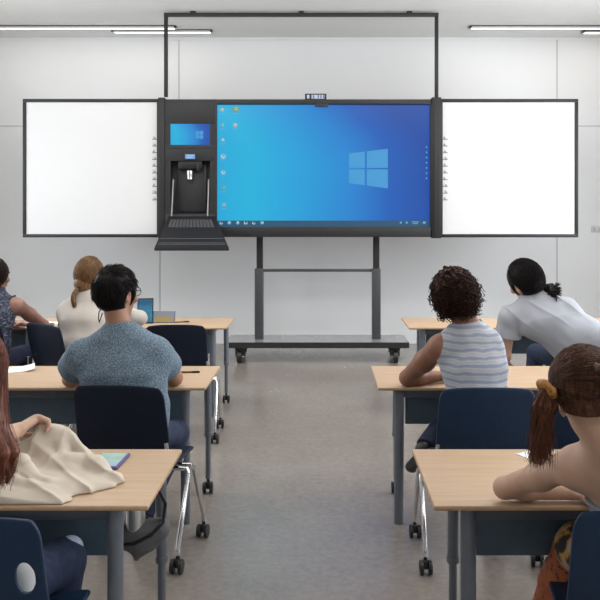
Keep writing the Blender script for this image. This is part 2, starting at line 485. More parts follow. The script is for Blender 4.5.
# unseen area lights added above the frame to fill the room
def area(name, loc, rot, sx, sy, e, col=(1, 1, 1)):
    l = bpy.data.lights.new(name, 'AREA'); l.shape = 'RECTANGLE'; l.size = sx; l.size_y = sy; l.energy = e; l.color = col
    o = bpy.data.objects.new(name, l); COL.objects.link(o); o.location = loc; o.rotation_euler = rot
    return o
for x in (-2.2, 1.9):
    area('wall_fill_light', (x, 5.0, ZC - .1), (math.radians(57), 0, 0), 3.4, .5, 44, (1, .985, .96))  # added light aimed at the front wall to brighten it, no fixture
    area('ceiling_fill_light', (x, 5.6, 3.45), (math.radians(165), 0, 0), 3.2, .3, 58, (1, .98, .95))  # added light facing up to brighten the ceiling, no fixture
for y in (-.5, 3.2, 6.6):  # overhead fill added out of view, without modelled fixtures
    area('overhead_fill_light', (-1.9, y, ZC - .06), (0, 0, 0), 2.4, .5, 24, (1, .97, .92))
    area('overhead_fill_light', (1.9, y, ZC - .06), (0, 0, 0), 2.4, .5, 34, (1, .97, .92))
for y, e in ((-.35, 60), (2.95, 75), (6.6, 185)):
    area('window_fill_light', (XR + .2, y, 2.05), (0, PI / 2, 0), 2.2, 2.4, e, (.93, .97, 1))
area('window_fill_light', (XL - .2, 6.8, 2.05), (0, -PI / 2, 0), 2.2, 2.3, 105, (.93, .97, 1))  # added fill behind the made-up left window, evens out the front wall
for x0, x1 in ((-4.3, -1.4), (1.5, 4.1)):
    area('strip_lamp', ((x0 + x1) / 2, 9.76, ZC - .07), (math.radians(10), 0, 0), x1 - x0, .1, 3.5, (1, .94, .84))
wd = bpy.data.worlds.new('World'); S.world = wd; wd.use_nodes = True
wd.node_tree.nodes['Background'].inputs[0].default_value = (.86, .93, 1, 1); wd.node_tree.nodes['Background'].inputs[1].default_value = 1.0

# ------------------------------------------------------------------ interactive board on its stand
YBD = 8.90
def bp(px, py, y=YBD): return at(px, py, y)
def bx(mb, px0, py0, px1, py1, y0, y1, bev=0.0, dref=YBD):
    a, b = at(px0, py0, dref), at(px1, py1, dref)
    mb.span((a.x - ox, y0 - oy, b.z), (b.x - ox, y1 - oy, a.z), bev); return mb
ox, oy = at(317, 0, 9.12).x, 9.12
board = thing('interactive_display_stand', 'large black interactive display with side whiteboards on a rolling stand facing the class', 'interactive board', (ox, oy, 0))
def boxframe(mb, x0, y0, x1, y1, t, ya, yb, bev=.004):
    bx(mb, x0, y0, x1, y0 + t, ya, yb, bev); bx(mb, x0, y1 - t, x1, y1, ya, yb, bev)
    bx(mb, x0, y0 + t, x0 + t, y1 - t, ya, yb, bev); bx(mb, x1 - t, y0 + t, x1, y1 - t, ya, yb, bev); return mb
# display housing
m = MB(); bx(m, 215, 99.5, 434, 104.5, 8.88, 9.0, .006); bx(m, 215, 227, 434, 237, 8.88, 9.0, .006)
bx(m, 215.2, 99.5, 217, 237, 8.878, 9.0); bx(m, 430, 99.5, 434, 237, 8.88, 9.0, .006); bx(m, 214, 102, 432, 235, 8.93, 9.0)
disp = m.build('display', M['black'], board)
def screen_mat():
    m, nt, b = newmat('desktop_wallpaper')
    tc = N(nt, 'ShaderNodeTexCoord'); sp = N(nt, 'ShaderNodeSeparateXYZ'); nt.links.new(tc.outputs['Generated'], sp.inputs[0])
    gx, gz = sp.outputs['X'], sp.outputs['Z']
    rp = N(nt, 'ShaderNodeValToRGB'); els = rp.color_ramp.elements
    data = [(0, (.018, .42, .74)), (.18, (.017, .47, .77)), (.38, (.018, .37, .74)), (.62, (.02, .25, .68)), (.8, (.016, .125, .52)), (1, (.014, .08, .40))]
    while len(els) < len(data): els.new(.5)
    for e, (p_, c_) in zip(els, data): e.position = p_; e.color = c4(c_)
    # slanted beam: shift the ramp with height away from the middle
    def math_(op, a, b_=None, c_=None):
        n = N(nt, 'ShaderNodeMath'); n.operation = op
        for i, x in enumerate((a, b_, c_)):
            if x is None: continue
            if isinstance(x, (int, float)): n.inputs[i].default_value = x
            else: nt.links.new(x, n.inputs[i])
        return n.outputs[0]
    dz = math_('SUBTRACT', gz, .42); az = math_('ABSOLUTE', dz)
    top = math_('MAXIMUM', dz, 0.0)
    sh = math_('MULTIPLY_ADD', math_('MULTIPLY', top, top), .62, gx)
    nz = N(nt, 'ShaderNodeTexNoise', Scale=2.0, Detail=2.0); nt.links.new(tc.outputs['Generated'], nz.inputs['Vector'])
    sh = math_('ADD', sh, math_('MULTIPLY_ADD', nz.outputs['Fac'], .10, -.05))
    nt.links.new(sh, rp.inputs['Fac'])
    b.inputs['Base Color'].default_value = (.01, .01, .01, 1); b.inputs['Roughness'].default_value = .25; b.inputs['Specular IOR Level'].default_value = .15
    nt.links.new(rp.outputs['Color'], b.inputs['Emission Color']); b.inputs['Emission Strength'].default_value = 1.0
    return m
M['screen'] = screen_mat()
SC = [M['screen'], emit('logo_pane', (.045, .36, .76), .9), emit('taskbar', (.012, .075, .15), 1.0), emit('icon_white', (.50, .62, .66), .9),
      emit('icon_yellow', (.48, .48, .24), .9), emit('icon_green', (.14, .38, .22), .9), emit('icon_pale_blue', (.13, .47, .70), .9), emit('icon_orange', (.45, .42, .36), .9)]
m = MB(); YS = 8.925
bx(m, 216.5, 104, 430.5, 227.5, YS, YS + .006)
def quad(mi, pts, y=YS - .001):
    m.mi = mi; m.poly([(at(px, py, YBD).x - ox, y - oy, at(px, py, YBD).z) for px, py in pts], (0, .0005, 0)); m.mi = 0
def rect(mi, x0, y0, x1, y1, y=YS - .001): quad(mi, [(x0, y0), (x1, y0), (x1, y1), (x0, y1)], y)
# four-pane window mark
xs = (349.0, 364.9, 366.9, 388.0)
def tp(x): return 153.3 - (x - 349) * (153.3 - 148.6) / 39
def bt(x): return 183.0 + (x - 349) * (188.3 - 183.0) / 39
for a, b in ((xs[0], xs[1]), (xs[2], xs[3])):
    quad(1, [(a, tp(a)), (b, tp(b)), (b, 167.7), (a, 167.7)]); quad(1, [(a, 169.2), (b, 169.2), (b, bt(b)), (a, bt(a))])
rect(2, 216.5, 220.6, 430.5, 227.5)
def icon(mi, x, y, r=2.0, mi2=None, sh=0):
    k = 10
    if sh == 0: quad(mi, [(x + r * math.cos(2 * PI * i / k), y + r * math.sin(2 * PI * i / k)) for i in range(k)], YS - .002)
    else: rect(mi, x - r, y - r * .8, x + r, y + r * .8, YS - .002)
    if mi2: rect(mi2, x - r * .4, y - r * .9, x + r * .7, y + r * .2, YS - .003)
    if y < 215 and x < 400: rect(6, x - 2.6, y + 3.4, x + 2.6, y + 4.1, YS - .002)
icon(4, 222.0, 109.5, 1.8, 3, 1); icon(5, 235.5, 109.5, 3.0, 4, 1); icon(6, 222.5, 125, 1.6, 4); icon(7, 235.0, 125, 2.2, 3)
icon(6, 222.5, 140, 2.0, 3, 1); icon(3, 223.0, 156, 2.6, 6); icon(3, 223.0, 172, 2.2, 6); icon(5, 223.6, 188, 2.2, 6, 1); icon(6, 223.6, 205, 2.2, 7, 1)
for i, (x, mi) in enumerate(((221, 3), (229, 6), (237.5, 6), (245.5, 3), (253.5, 3), (262, 6))):
    icon(mi, x, 222.9, 1.7, 3 if mi == 6 else 2, i % 2)
for x in (401, 407): icon(6, x, 222.6, 1.1, None)
rect(6, 412, 221.5, 419, 222.4, YS - .002); rect(6, 413, 223.2, 418, 224, YS - .002); icon(6, 424.5, 222.6, 1.4, None, 1)
for i in range(7): icon(6, 426.8, 147 + i * 5.2, .85, None)
m.build('screen', SC, disp, smooth=False)
# camera bar and name plate on the top edge
m = MB(); bx(m, 305, 93.5, 326.5, 99.6, 8.905, 8.93, .004); m.mi = 1
for x0, x1 in ((307, 309.6), (311.5, 324.5)): bx(m, x0, 94.8, x1, 98.6, 8.902, 8.906)
m.mi = 2
for x0, x1 in ((313, 314.3), (317.6, 318.9), (320.3, 321.6), (323, 324.2)): bx(m, x0, 95.2, x1, 98.2, 8.899, 8.9025)
m.mi = 0; bx(m, 309.5, 94.4, 311.5, 99, 8.899, 8.903)
m.build('name_plate', [M['black'], plain('plate_blue_white', (.42, .48, .60), .5), plain('plate_dark_blue', (.07, .10, .22), .5)], disp)
m = MB(); bx(m, 315, 103.6, 328, 107.3, 8.872, 8.884, .005); bx(m, 320, 104.6, 322.5, 106.6, 8.868, 8.873, .001)
m.build('camera_bar', M['recess'], disp)
# mullions between display and wings
m = MB(); bx(m, 431.5, 97.5, 441, 238.2, 8.87, 9.0, .008); bx(m, 433.6, 99, 436, 237, 8.862, 8.872, .002); m.build('right_pillar', M['black'], board)
# control cabinet
m = MB(); bx(m, 158.5, 97.8, 165, 238.0, 8.87, 9.0, .006); bx(m, 164, 99.5, 215.2, 124, 8.88, 9.0, .004); bx(m, 164.5, 120, 170.7, 236.5, 8.884, 8.99)
bx(m, 210.2, 120, 215.2, 236.5, 8.884, 8.99); bx(m, 165, 145, 215, 161, 8.88, 8.995, .003); bx(m, 164, 214, 215.2, 237, 8.88, 9.0, .004); bx(m, 164, 121, 215.5, 236.8, 9.04, 9.06)
bx(m, 168, 147.6, 213, 148.3, 8.872, 8.882)
cab = m.build('control_cabinet', M['black'], board)
m = MB(); bx(m, 169.6, 122.6, 211, 146.6, 8.89, 8.95, .004); m.mi = 1; bx(m, 170.8, 124, 210.2, 145.2, 8.884, 8.892)
m.mi = 2; a, b, c, d = 196.5, 202.6, 202.9, 203
for (x0, x1, y0, y1) in ((196, 199.4, 131.5, 134.8), (199.9, 203.4, 131, 134.8), (196, 199.4, 135.3, 138.4), (199.9, 203.4, 135.3, 138.9)): bx(m, x0, y0, x1, y1, 8.881, 8.8845)
m.build('touch_panel', [M['recess'], M['screen'], SC[1]], cab, smooth=False)
m = MB(); bx(m, 184.8, 153.6, 196.2, 160, 8.868, 8.882, .003); m.mi = 1; bx(m, 185.8, 154.6, 195.4, 159, 8.864, 8.869); m.mi = 2
bx(m, 187.5, 155.6, 194, 156.1, 8.862, 8.8645); bx(m, 187.5, 157.3, 192, 157.8, 8.862, 8.8645)
m.build('status_display', [M['recess'], emit('lcd_blue', (.22, .45, .85), .9), emit('lcd_text', (.6, .75, .95), .9)], cab, smooth=False)
m = MB(); bx(m, 170.5, 160.5, 210.6, 214.5, 9.02, 9.04); bx(m, 176, 163, 205, 212, 8.99, 9.02, .01); bx(m, 203, 166, 205.5, 200, 8.97, 9.0, .003); m.build('recess_panel', M['recess'], cab)
m = MB(); bx(m, 178, 160, 202, 169, 8.90, 8.99, .012); bx(m, 196.5, 164, 200, 171, 8.88, 8.92, .008); m.build('document_camera', M['tray'], cab)
m = MB(); c = bp(189.3, 175); m.lathe([(.022, 0), (.03, .004), (.032, .05), (.034, .055), (.034, .10), (.026, .105)], (c.x - ox, 8.93 - oy, c.z - .05), 'z'); m.build('camera_lens', M['silver'], cab)
for px, dx in ((173.4, -.9), (208.6, .9)):
    a, b = bp(px, 179.5), bp(px + dx * .2, 216)
    MB().tube([(a.x - ox, 8.90 - oy, a.z), ((a.x + b.x) / 2 - ox, 8.86 - oy, (a.z + b.z) / 2), (b.x - ox, 8.80 - oy, b.z)], .009, 10).build('gas_strut', M['strut'], cab)
# drop-down tray
m = MB(); A0, A1 = bp(169.5, 212.5), bp(213, 212.5); f0, f1 = at(154.3, 250, 8.48), at(229, 250, 8.48); r0, r1 = at(163, 230.5, 8.7), at(219.5, 230.5, 8.7)
top = [(A0.x, 8.93, A0.z), (A1.x, 8.93, A1.z), (f1.x, 8.48, f1.z + .02), (f0.x, 8.48, f0.z + .02)]
m.poly([(x - ox, y - oy, z) for x, y, z in top], (0, 0, -.028))
tray = m.build('drop_down_tray', M['tray'], board)
m = MB()
def tr(u, v, lift=.001):
    a = Vector(top[0]).lerp(Vector(top[3]), v); b = Vector(top[1]).lerp(Vector(top[2]), v); q = a.lerp(b, u); return Vector((q.x - ox, q.y - oy, q.z + lift))
for j in range(4):
    for i in range(13):
        u0, u1, v0, v1 = .08 + i * .064, .08 + i * .064 + .05, .22 + j * .055, .22 + j * .055 + .042
        m.poly([tr(u0, v0), tr(u1, v0), tr(u1, v1), tr(u0, v1)], (0, 0, .006))
for v in (.74, .86, .9): m.poly([tr(.03, v), tr(.97, v), tr(.97, v + .012), tr(.03, v + .012)], (0, 0, .004))
m.build('keyboard', M['keys'], tray, smooth=False)
# side whiteboards
def wing(x0, x1, bx0, side):
    m = MB(); boxframe(m, x0, 98.8, x1, 237.4, 3.3, 8.90, 8.96, .006)
    w = m.build('side_whiteboard', M['black'], board)
    m = MB(); bx(m, x0 + 2.8, 101.6, x1 - 2.8, 234.6, 8.915, 8.95)
    rg = random.Random(3 + side)
    for i in range(10):
        y = 139.4 + i * 6.75; m.mi = 1
        bx(m, bx0, y - .8, bx0 + 4.8, y + .2, 8.9138, 8.9145); m.mi = 2
        bx(m, bx0 + .4, y - 3.2, bx0 + 2 + rg.random() * 1.5, y - 1.4, 8.9138, 8.9145)
        m.mi = 1; q = bx0 + .6 + rg.random() * 2; bx(m, q, y - 2.2, q + 1.6, y - .9, 8.9135, 8.9145)
        m.mi = 0
    m.build('writing_surface', [M['white_surface'], M['mark'], M['mark_light']], w, smooth=False)
wing(22.5, 160, 152, 0); wing(439.5, 578.5, 443, 1)
# stand
for px, qx in ((259.2, 259.8), (376.2, 376.2)):
    X = at(px, 0, 9.12).x - ox; Xi = at(qx, 0, 9.12).x - ox
    zt = at(0, 268.3, 9.12).z
    MB().span((X - .05, -.045, .24), (X + .05, .045, zt), .012, 3).build('lower_post', M['stand'], board)
    MB().span((Xi - .036, -.032, zt - .1), (Xi + .036, .032, 2.0), .008, 3).build('upper_post', M['black'], board)
    MB().span((Xi - .06, -.12, 1.50), (Xi + .06, -.03, 1.98), .008).build('mount_bracket', M['black'], board)
a, b = at(259, 270.3, 9.12), at(377, 270.3, 9.12)
MB().span((a.x - ox, -.02, a.z - .016), (b.x - ox, .02, a.z + .016), .006).build('crossbar', M['stand'], board)
f0, f1, b0, b1 = at(225, 342.5, 8.85), at(409, 342.5, 8.85), at(231.5, 334.8, 9.42), at(403, 334.8, 9.42)
m = MB(); zt = .243
m.poly([(f0.x - ox, 8.85 - oy, zt), (f1.x - ox, 8.85 - oy, zt), (f1.x - ox, 9.42 - oy, zt), (f0.x - ox, 9.42 - oy, zt)], (0, 0, -.062))
m.mi = 1; m.span((f0.x - ox - .003, 8.85 - oy - .004, zt - .064), (f1.x - ox + .003, 8.85 - oy + .006, zt + .001), .003)
m.build('base_plate', [M['plate'], M['black']], board, smooth=False)
for px in (239.5, 395.5):
    for yy in (8.93, 9.34):
        X = at(px, 0, 8.93).x - ox; Y = yy - oy
        m = MB(); m.lathe([(.02, .13), (.055, .15), (.055, .178), (.02, .182)], (X, Y, 0), 'z'); m.span((X - .045, Y - .03, .07), (X - .034, Y + .03, .15), .003); m.span((X + .034, Y - .03, .07), (X + .045, Y + .03, .15), .003)
        fk = m.build('castor', M['black'], board)
        m = MB(); m.lathe([(.045, -.03), (.068, -.024), (.072, 0), (.068, .024), (.045, .03)], (X, Y - .005, .072), 'x', 24); m.mi = 1; m.lathe([(.018, -.05), (.022, -.047), (.022, .047), (.018, .05)], (X, Y - .005, .072), 'x')
        m.build('wheel', [M['rubber'], M['chrome']], fk)
# hanging rail
a, b = at(166, 14, YBD + .05), at(436.5, 14, YBD + .05)
rail = thing('ceiling_rail', 'thin black square rail frame hanging from the ceiling above the display', 'rail', ((a.x + b.x) / 2, YBD + .05, ZC))
W = (b.x - a.x) / 2; zb = at(0, 97, YBD + .05).z - ZC
MB().span((-W - .022, -.022, -.062), (W + .022, .022, -.022), .003).build('top_bar', M['black'], rail)
for x in (-W * .8, 0, W * .8): MB().span((x - .03, -.02, -.03), (x + .03, .02, 0), .003).build('ceiling_mount', M['black'], rail)
for s in (-1, 1): MB().span((s * W - .02, -.02, zb), (s * W + .02, .02, -.03), .003).build('upright', M['black'], rail)
# ------------------------------------------------------------------ desks
DEPTH, TT = .615, .74
def make_castor(X, Y, parent, r=.034):
    m = MB()
    for s in (-1, 1): m.lathe([(r * .55, s * .010), (r * .95, s * .012), (r, s * .016), (r * .96, s * .028), (r * .6, s * .031)] if s > 0 else [(r * .6, -.031), (r * .96, -.028), (r, -.016), (r * .95, -.012), (r * .55, -.010)], (X, Y, r), 'x', 20)
    m.box((X, Y + .008, r + .012), (.02, .04, r * 1.2), .006); m.tube([(X, Y + .012, r), (X, Y + .012, r * 2 + .03)], .009, 10)
    return m.build('castor', M['rubber'], parent)
def make_desk(name, label, L, flip, rear=.15):
    """origin at floor under the aisle-side front corner; the desk runs away from the aisle (sign = flip)"""
    t = thing(name, label, 'desk', (0, 0, 0), 0, 'classroom desks')
    s = flip
    m = MB(); m.span((0, 0, TT - .017), (s * L, DEPTH, TT), .006, 3)
    for f in m.bm.faces:
        if abs(f.normal.z) < .8: f.material_index = 1
    m.build('tabletop', [M['desk'], M['desk_edge']], t)
    z1 = TT - .017
    for i, (x, y) in enumerate(((.12, .045), (rear, .52), (L - .12, .045), (L - rear, .52))):
        y2 = y
        if i % 2 == 0:
            lg = MB().tube([(s * x, y + .02, z1), (s * x, y + .015, .45), (s * (x - .004), y, .2), (s * (x - .006), y - .012, 0)], .026, 18, flat=(.85, 1.0)).build('leg', M['deskframe'], t)
        else:
            lg = MB().tube([(s * x, y, z1), (s * (x - .005), y - .01, .35)], .022, 16).tube([(s * (x - .005), y - .01, .36), (s * (x - .005), y - .01, .085)], .016, 14).lathe([(.024, .34), (.025, .345), (.025, .36), (.024, .365)], (s * (x - .005), y - .01, 0), 'z').build('leg', M['deskframe'], t)
            make_castor(s * (x - .005), y - .02, lg)
    for x in (.13, L - .13):
        MB().span((s * x - .02, .06, z1 - .045), (s * x + .02, .53, z1), .004).build('bracket', M['deskframe'], t)
    MB().span((s * .14, .055, z1 - .05), (s * (L - .14), .095, z1 - .003), .006).build('crossbeam', M['beam'], t)
    MB().span((s * .17, .225, .485), (s * (L - .17), .24, z1 - .03), .004).build('modesty_panel', M['panel'], t)
    return t
Y3, Y2, Y1 = 2.506, 4.235, 6.515
dL = make_desk('classroom_desk', 'oak-topped desk in the left foreground with the cream jacket heaped on it', 1.5, -1, .065)
dL.location = (-.552, Y3, 0)
dup(dL, (-.624, Y2, 0), 0, 'oak-topped desk the man in the speckled blue tee leans on')
dup(dL, (-.79, Y1, 0), 0, 'oak-topped desk by the front wall holding the propped-up tablet')
dup(dL, (-2.32, Y1, 0), 0, 'oak-topped desk at the front left, in front of the woman in the indigo print top')
dR = make_desk('classroom_desk', 'oak-topped desk in the right foreground under the bare-shouldered person\'s elbow', 1.5, 1)
dR.location = (.355, Y3, 0)
dup(dR, (.30, Y2, 0), 0, 'oak-topped desk the curly-haired person leans on')
dup(dR, (.716, Y1, 0), 0, 'oak-topped desk beyond the curly-haired person, nearest the display stand')
dup(dR, (2.25, Y1, 0), 0, 'oak-topped desk at the front right, beside the person in the pale shirt')

# ------------------------------------------------------------------ chairs
def shell_mesh(hole=False):
    """one-piece back: rounded rectangle, curved across, leaning back, with thickness"""
    bm = bmesh.new(); nu, nv = (70, 50) if hole else (26, 22); H0, H1 = .455, .872; th = .014
    def pt(u, v, off):
        # superellipse-like rounded corners at the top
        w = .235 - .012 * v; e = 1.0
        if v > .80: e = 1 - .10 * ((v - .80) / .20) ** 3
        x = u * w * e
        z = H0 + (H1 - H0) * v - .014 * (abs(u) ** 3) * (v ** 3)
        y = -.195 - .055 * v + .040 * (u * u) * (.4 + .6 * (1 - v)) + .035 * (1 - v) ** 3
        return Vector((x, y - off * 0 + off, z))
    g = {}
    def inh(i, j):
        if not hole: return False
        u = -1 + 2 * (i + .5) / nu; v = (j + .5) / nv
        return ((u - .78) / .105) ** 2 + ((v - .58) / .11) ** 2 < 1
    for side, off in ((0, 0.0), (1, th)):
        for i in range(nu + 1):
            for j in range(nv + 1):
                u, v = -1 + 2 * i / nu, j / nv
                near = [inh(i - a, j - b) for a in (0, 1) for b in (0, 1)]
                if any(near) and not all(near):
                    rho = math.hypot((u - .78) / .105, (v - .58) / .11); u = .78 + (u - .78) / rho; v = .58 + (v - .58) / rho
                g[side, i, j] = bm.verts.new(pt(u, v, off))
    for i in range(nu):
        for j in range(nv):
            if inh(i, j): continue
            bm.faces.new((g[0, i, j], g[0, i + 1, j], g[0, i + 1, j + 1], g[0, i, j + 1]))
            bm.faces.new((g[1, i, j + 1], g[1, i + 1, j + 1], g[1, i + 1, j], g[1, i, j]))
            for (di, dj, a, b) in ((-1, 0, (i, j), (i, j + 1)), (1, 0, (i + 1, j + 1), (i + 1, j)), (0, -1, (i + 1, j), (i, j)), (0, 1, (i, j + 1), (i + 1, j + 1))):
                ii, jj = i + di, j + dj
                if ii < 0 or jj < 0 or ii >= nu or jj >= nv or inh(ii, jj):
                    bm.faces.new((g[0, a[0], a[1]], g[0, b[0], b[1]], g[1, b[0], b[1]], g[1, a[0], a[1]]))
    bmesh.ops.delete(bm, geom=[v for v in bm.verts if not v.link_faces], context='VERTS')
    return bm
def make_chair(label, mat, hole=False):
    t = thing('castor_chair', label, 'chair', (0, 0, 0), 0, 'navy castor chairs')
    m = MB(); m.bm.free(); m.bm = shell_mesh(hole)
    o = m.build('backrest', mat, t, angle=50)
    md = o.modifiers.new('smooth', 'SUBSURF'); md.levels = md.render_levels = 1
    m = MB(); m.span((-.225, -.17, .437), (.225, .235, .458), .010, 3)
    for v in m.bm.verts:
        v.co.z += .25 * (v.co.x ** 2) * .6 - .10 * max(0, v.co.y - .1) ** 1.5
    m.build('seat', mat, t)
    m = MB(); m.span((-.21, -.10, .415), (.21, -.07, .437), .006); m.span((-.21, .09, .415), (.21, .12, .437), .006); m.build('seat_frame', M['chrome'], t)
    for s in (-1, 1):
        x = s * .272
        for y, yt in ((.21, .03), (-.21, -.03)):
            lg = MB(); lg.tube([(s * .20, yt, .425), (x, yt, .425), (x + s * .012, yt + (y - yt) * .1, .40), (x + s * .012, yt + (y - yt) * .55, .25), (x + s * .012, y, .115), (x + s * .012, y, .08)], .0125, 12)
            lg = lg.build('leg', M['chrome'], t); make_castor(x + s * .012, y - .012, lg, .033)
        MB().tube([(s * .215, -.16, .43), (s * .235, -.2, .5), (s * .225, -.205, .60)], .011, 10).build('back_bracket', M['chrome'], t)
    return t
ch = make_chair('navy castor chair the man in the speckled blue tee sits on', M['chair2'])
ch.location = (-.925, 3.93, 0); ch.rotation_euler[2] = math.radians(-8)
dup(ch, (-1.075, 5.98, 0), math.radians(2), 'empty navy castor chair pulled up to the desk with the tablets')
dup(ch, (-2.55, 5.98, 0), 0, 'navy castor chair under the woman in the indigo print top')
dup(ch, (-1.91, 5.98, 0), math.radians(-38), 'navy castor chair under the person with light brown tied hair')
c2 = make_chair('navy castor chair the curly-haired person sits on', M['chair'])
c2.location = (.765, 3.88, 0)
dup(c2, (1.345, 3.90, 0), math.radians(-12), 'empty navy castor chair turned askew right of the curly-haired person')
dup(c2, (2.25, 6.0, 0), math.radians(12), 'navy castor chair under the person in the pale shirt')
dup(c2, (.935, 2.34, 0), math.radians(-8), 'navy castor chair under the bare-shouldered person in the right foreground')
c3 = make_chair('navy castor chair with an oval hole in its back, left foreground', M['chair'], True)
c3.location = (-.968, 2.31, 0)

# ------------------------------------------------------------------ things on the desks
Zt = TT
def on(px, py):                     # a spot on a desktop
    d = FPX * (CAMZ - Zt) / (py - VY); return Vector(((px - VX) * d / FPX, d, Zt))
# purple cased tablet lying in the foreground
a, b, c, d = on(97, 454), on(124, 454), on(119, 472), on(95, 472)
cen = (a + b + c + d) / 4
t = thing('tablet', 'purple-cased tablet lying flat on the left foreground desk by the jacket', 'tablet', (cen.x, cen.y, Zt), math.radians(-2))
MB().box((0, 0, .006), (.115, .175, .012), .005, 3).build('case', M['purple'], t)
m = MB(); m.box((0, 0, .0125), (.098, .155, .0015))
m.build('screen', stretched('chart_screen_green', [(.30, .46, .50), (.42, .60, .52), (.40, .52, .66)], 9, (1, 1, 1), .25), t, smooth=False)
# tablet lying on the front desk, yellow page
p = on(162, 324)
t = thing('tablet', 'small tablet with a yellow page, leaning low on the front left desk', 'tablet', (p.x, p.y + .06, Zt))
R = Matrix.Rotation(math.radians(-62), 3, 'X')
MB().box((0, .022, .048), (.195, .012, .105), .004, 2, Matrix.Rotation(math.radians(-22), 3, 'X')).build('case', plain('lavender_case', (.11, .12, .20), .4), t)
m = MB(); rt = Matrix.Rotation(math.radians(-22), 3, 'X')
m.box(Vector((0, .022, .048)) + rt @ Vector((0, -.0066, 0)), (.178, .0015, .092), 0, 2, rt)
m.mi = 1; m.box(Vector((0, .022, .048)) + rt @ Vector((0, -.0076, -.020)), (.160, .001, .042), 0, 2, rt)
m.build('screen', [emit('page_grey', (.42, .44, .50), .55), emit('page_yellow', (.62, .45, .12), .6)], t, smooth=False)
MB().box((0, .07, .025), (.12, .006, .055), .002, 1, Matrix.Rotation(math.radians(35), 3, 'X')).build('stand', M['phone'], t)
# upright tablet with a teal picture
p = at(144.5, 324.5, 6.72)
t = thing('tablet', 'upright dark tablet with a teal picture, propped on the front left desk', 'tablet', (p.x, 6.75, Zt), math.radians(8))
rt = Matrix.Rotation(math.radians(-8), 3, 'X')
MB().box((0, .012, .108), (.135, .010, .216), .004, 2, rt).build('case', M['phone'], t)
MB().box(Vector((0, .012, .108)) + rt @ Vector((0, -.0056, 0)), (.118, .0015, .195), 0, 2, rt).build('screen', stretched('teal_picture', [(.02, .06, .15), (.03, .16, .27), (.10, .32, .38)], 5, (.6, .6, 1.6), .25), t, smooth=False)
MB().box((0, .055, .05), (.06, .005, .11), .002, 1, Matrix.Rotation(math.radians(30), 3, 'X')).build('stand', M['phone'], t)
# pens
def pen(px, py, ang, label, L=.14, mat='pen'):
    p = on(px, py)
    t = thing('pen', label, 'pen', (p.x, p.y, Zt), ang)
    MB().lathe([(.0012, -L / 2 - .012), (.005, -L / 2), (.0058, -L / 2 + .02), (.0058, L / 2 - .045)], (0, 0, .006), 'x', 12).build('barrel', M[mat], t)
    MB().lathe([(.0064, L / 2 - .045), (.0066, L / 2 - .01), (.004, L / 2)], (0, 0, .0062), 'x', 12).build('cap', M['phone'], t)
pen(182, 322.6, math.radians(24), 'dark pen beside the two tablets on the front left desk', .13)
pen(188, 373, math.radians(3), 'dark pen near the aisle edge of the desk of the man in the blue tee', .14)
# phone / glasses case on the front left desk
p = on(49, 327.0)
t = thing('phone', 'black phone lying on the front left desk by the bent elbow', 'phone', (p.x, p.y, Zt), math.radians(12))
MB().box((0, 0, .012), (.075, .15, .024), .009, 3).build('case', M['phone'], t)
MB().box((0, 0, .0245), (.062, .13, .0015)).build('screen', M['recess'], t)
# papers
def paper(px, py, w, h, ang, label, curl=.012):
    p = on(px, py); m = MB(); n = 10
    g = [[m.bm.verts.new((w * (i / n - .5), h * (j / n - .5), .0015 + curl * max(0, i / n - .55) ** 2 * 4)) for j in range(n + 1)] for i in range(n + 1)]
    for i in range(n):
        for j in range(n): m.bm.faces.new((g[i][j], g[i + 1][j], g[i + 1][j + 1], g[i][j + 1]))
    o = m.build('paper_sheet', M['paper']); o.location = (p.x, p.y, Zt); o.rotation_euler[2] = ang
    md = o.modifiers.new('solid', 'SOLIDIFY'); md.thickness = .0012; md.offset = 1
    tag(o, label, 'paper')
paper(17, 369.5, .20, .19, math.radians(20), 'white paper sheet on the desk left of the man in the blue tee', .02)
paper(51, 323.0, .21, .16, math.radians(-8), 'white paper sheet on the front left desk behind the phone', .004)
paper(529, 456, .055, .09, math.radians(30), 'small white paper under the auburn ponytail on the right foreground desk', .006)
# grey bag hanging from the foreground desk
p = at(146, 530, 2.86)
t = thing('shoulder_bag', 'grey shoulder bag hanging under the aisle end of the left foreground desk', 'bag', (p.x, 2.86, .40))
s = SDF((-.16, -.10, -.02), (.14, .10, .30), .005)
s.ell((-.02, 0, .105), (.085, .042, .05), k=.02); s.cone((-.07, 0, .10), (.055, 0, .135), .04, .034, .03); s.cone((-.035, 0, .022), (-.02, 0, .07), .010, .045, .03)
s.cut((0, 0, .165), (-.25, 0, 1)); s.disp(.004, 40, 5)
s.mesh('bag_body', M['bag'], t)
MB().tube([(-.10, -.035, .085), (-.03, -.05, .095), (.03, -.045, .125), (.065, -.02, .16), (.07, 0, .22), (.04, .0, .28), (0, 0, .314)], .011, 10, flat=(1.4, .6)).build('strap', M['strap'], t)
m = MB(); m.lathe([(.030, .10), (.034, .105), (.034, .20), (.031, .212), (.018, .216), (.018, .235)], (-.035, -.01, 0), 'z', 24); m.build('flask', M['silver'], t)
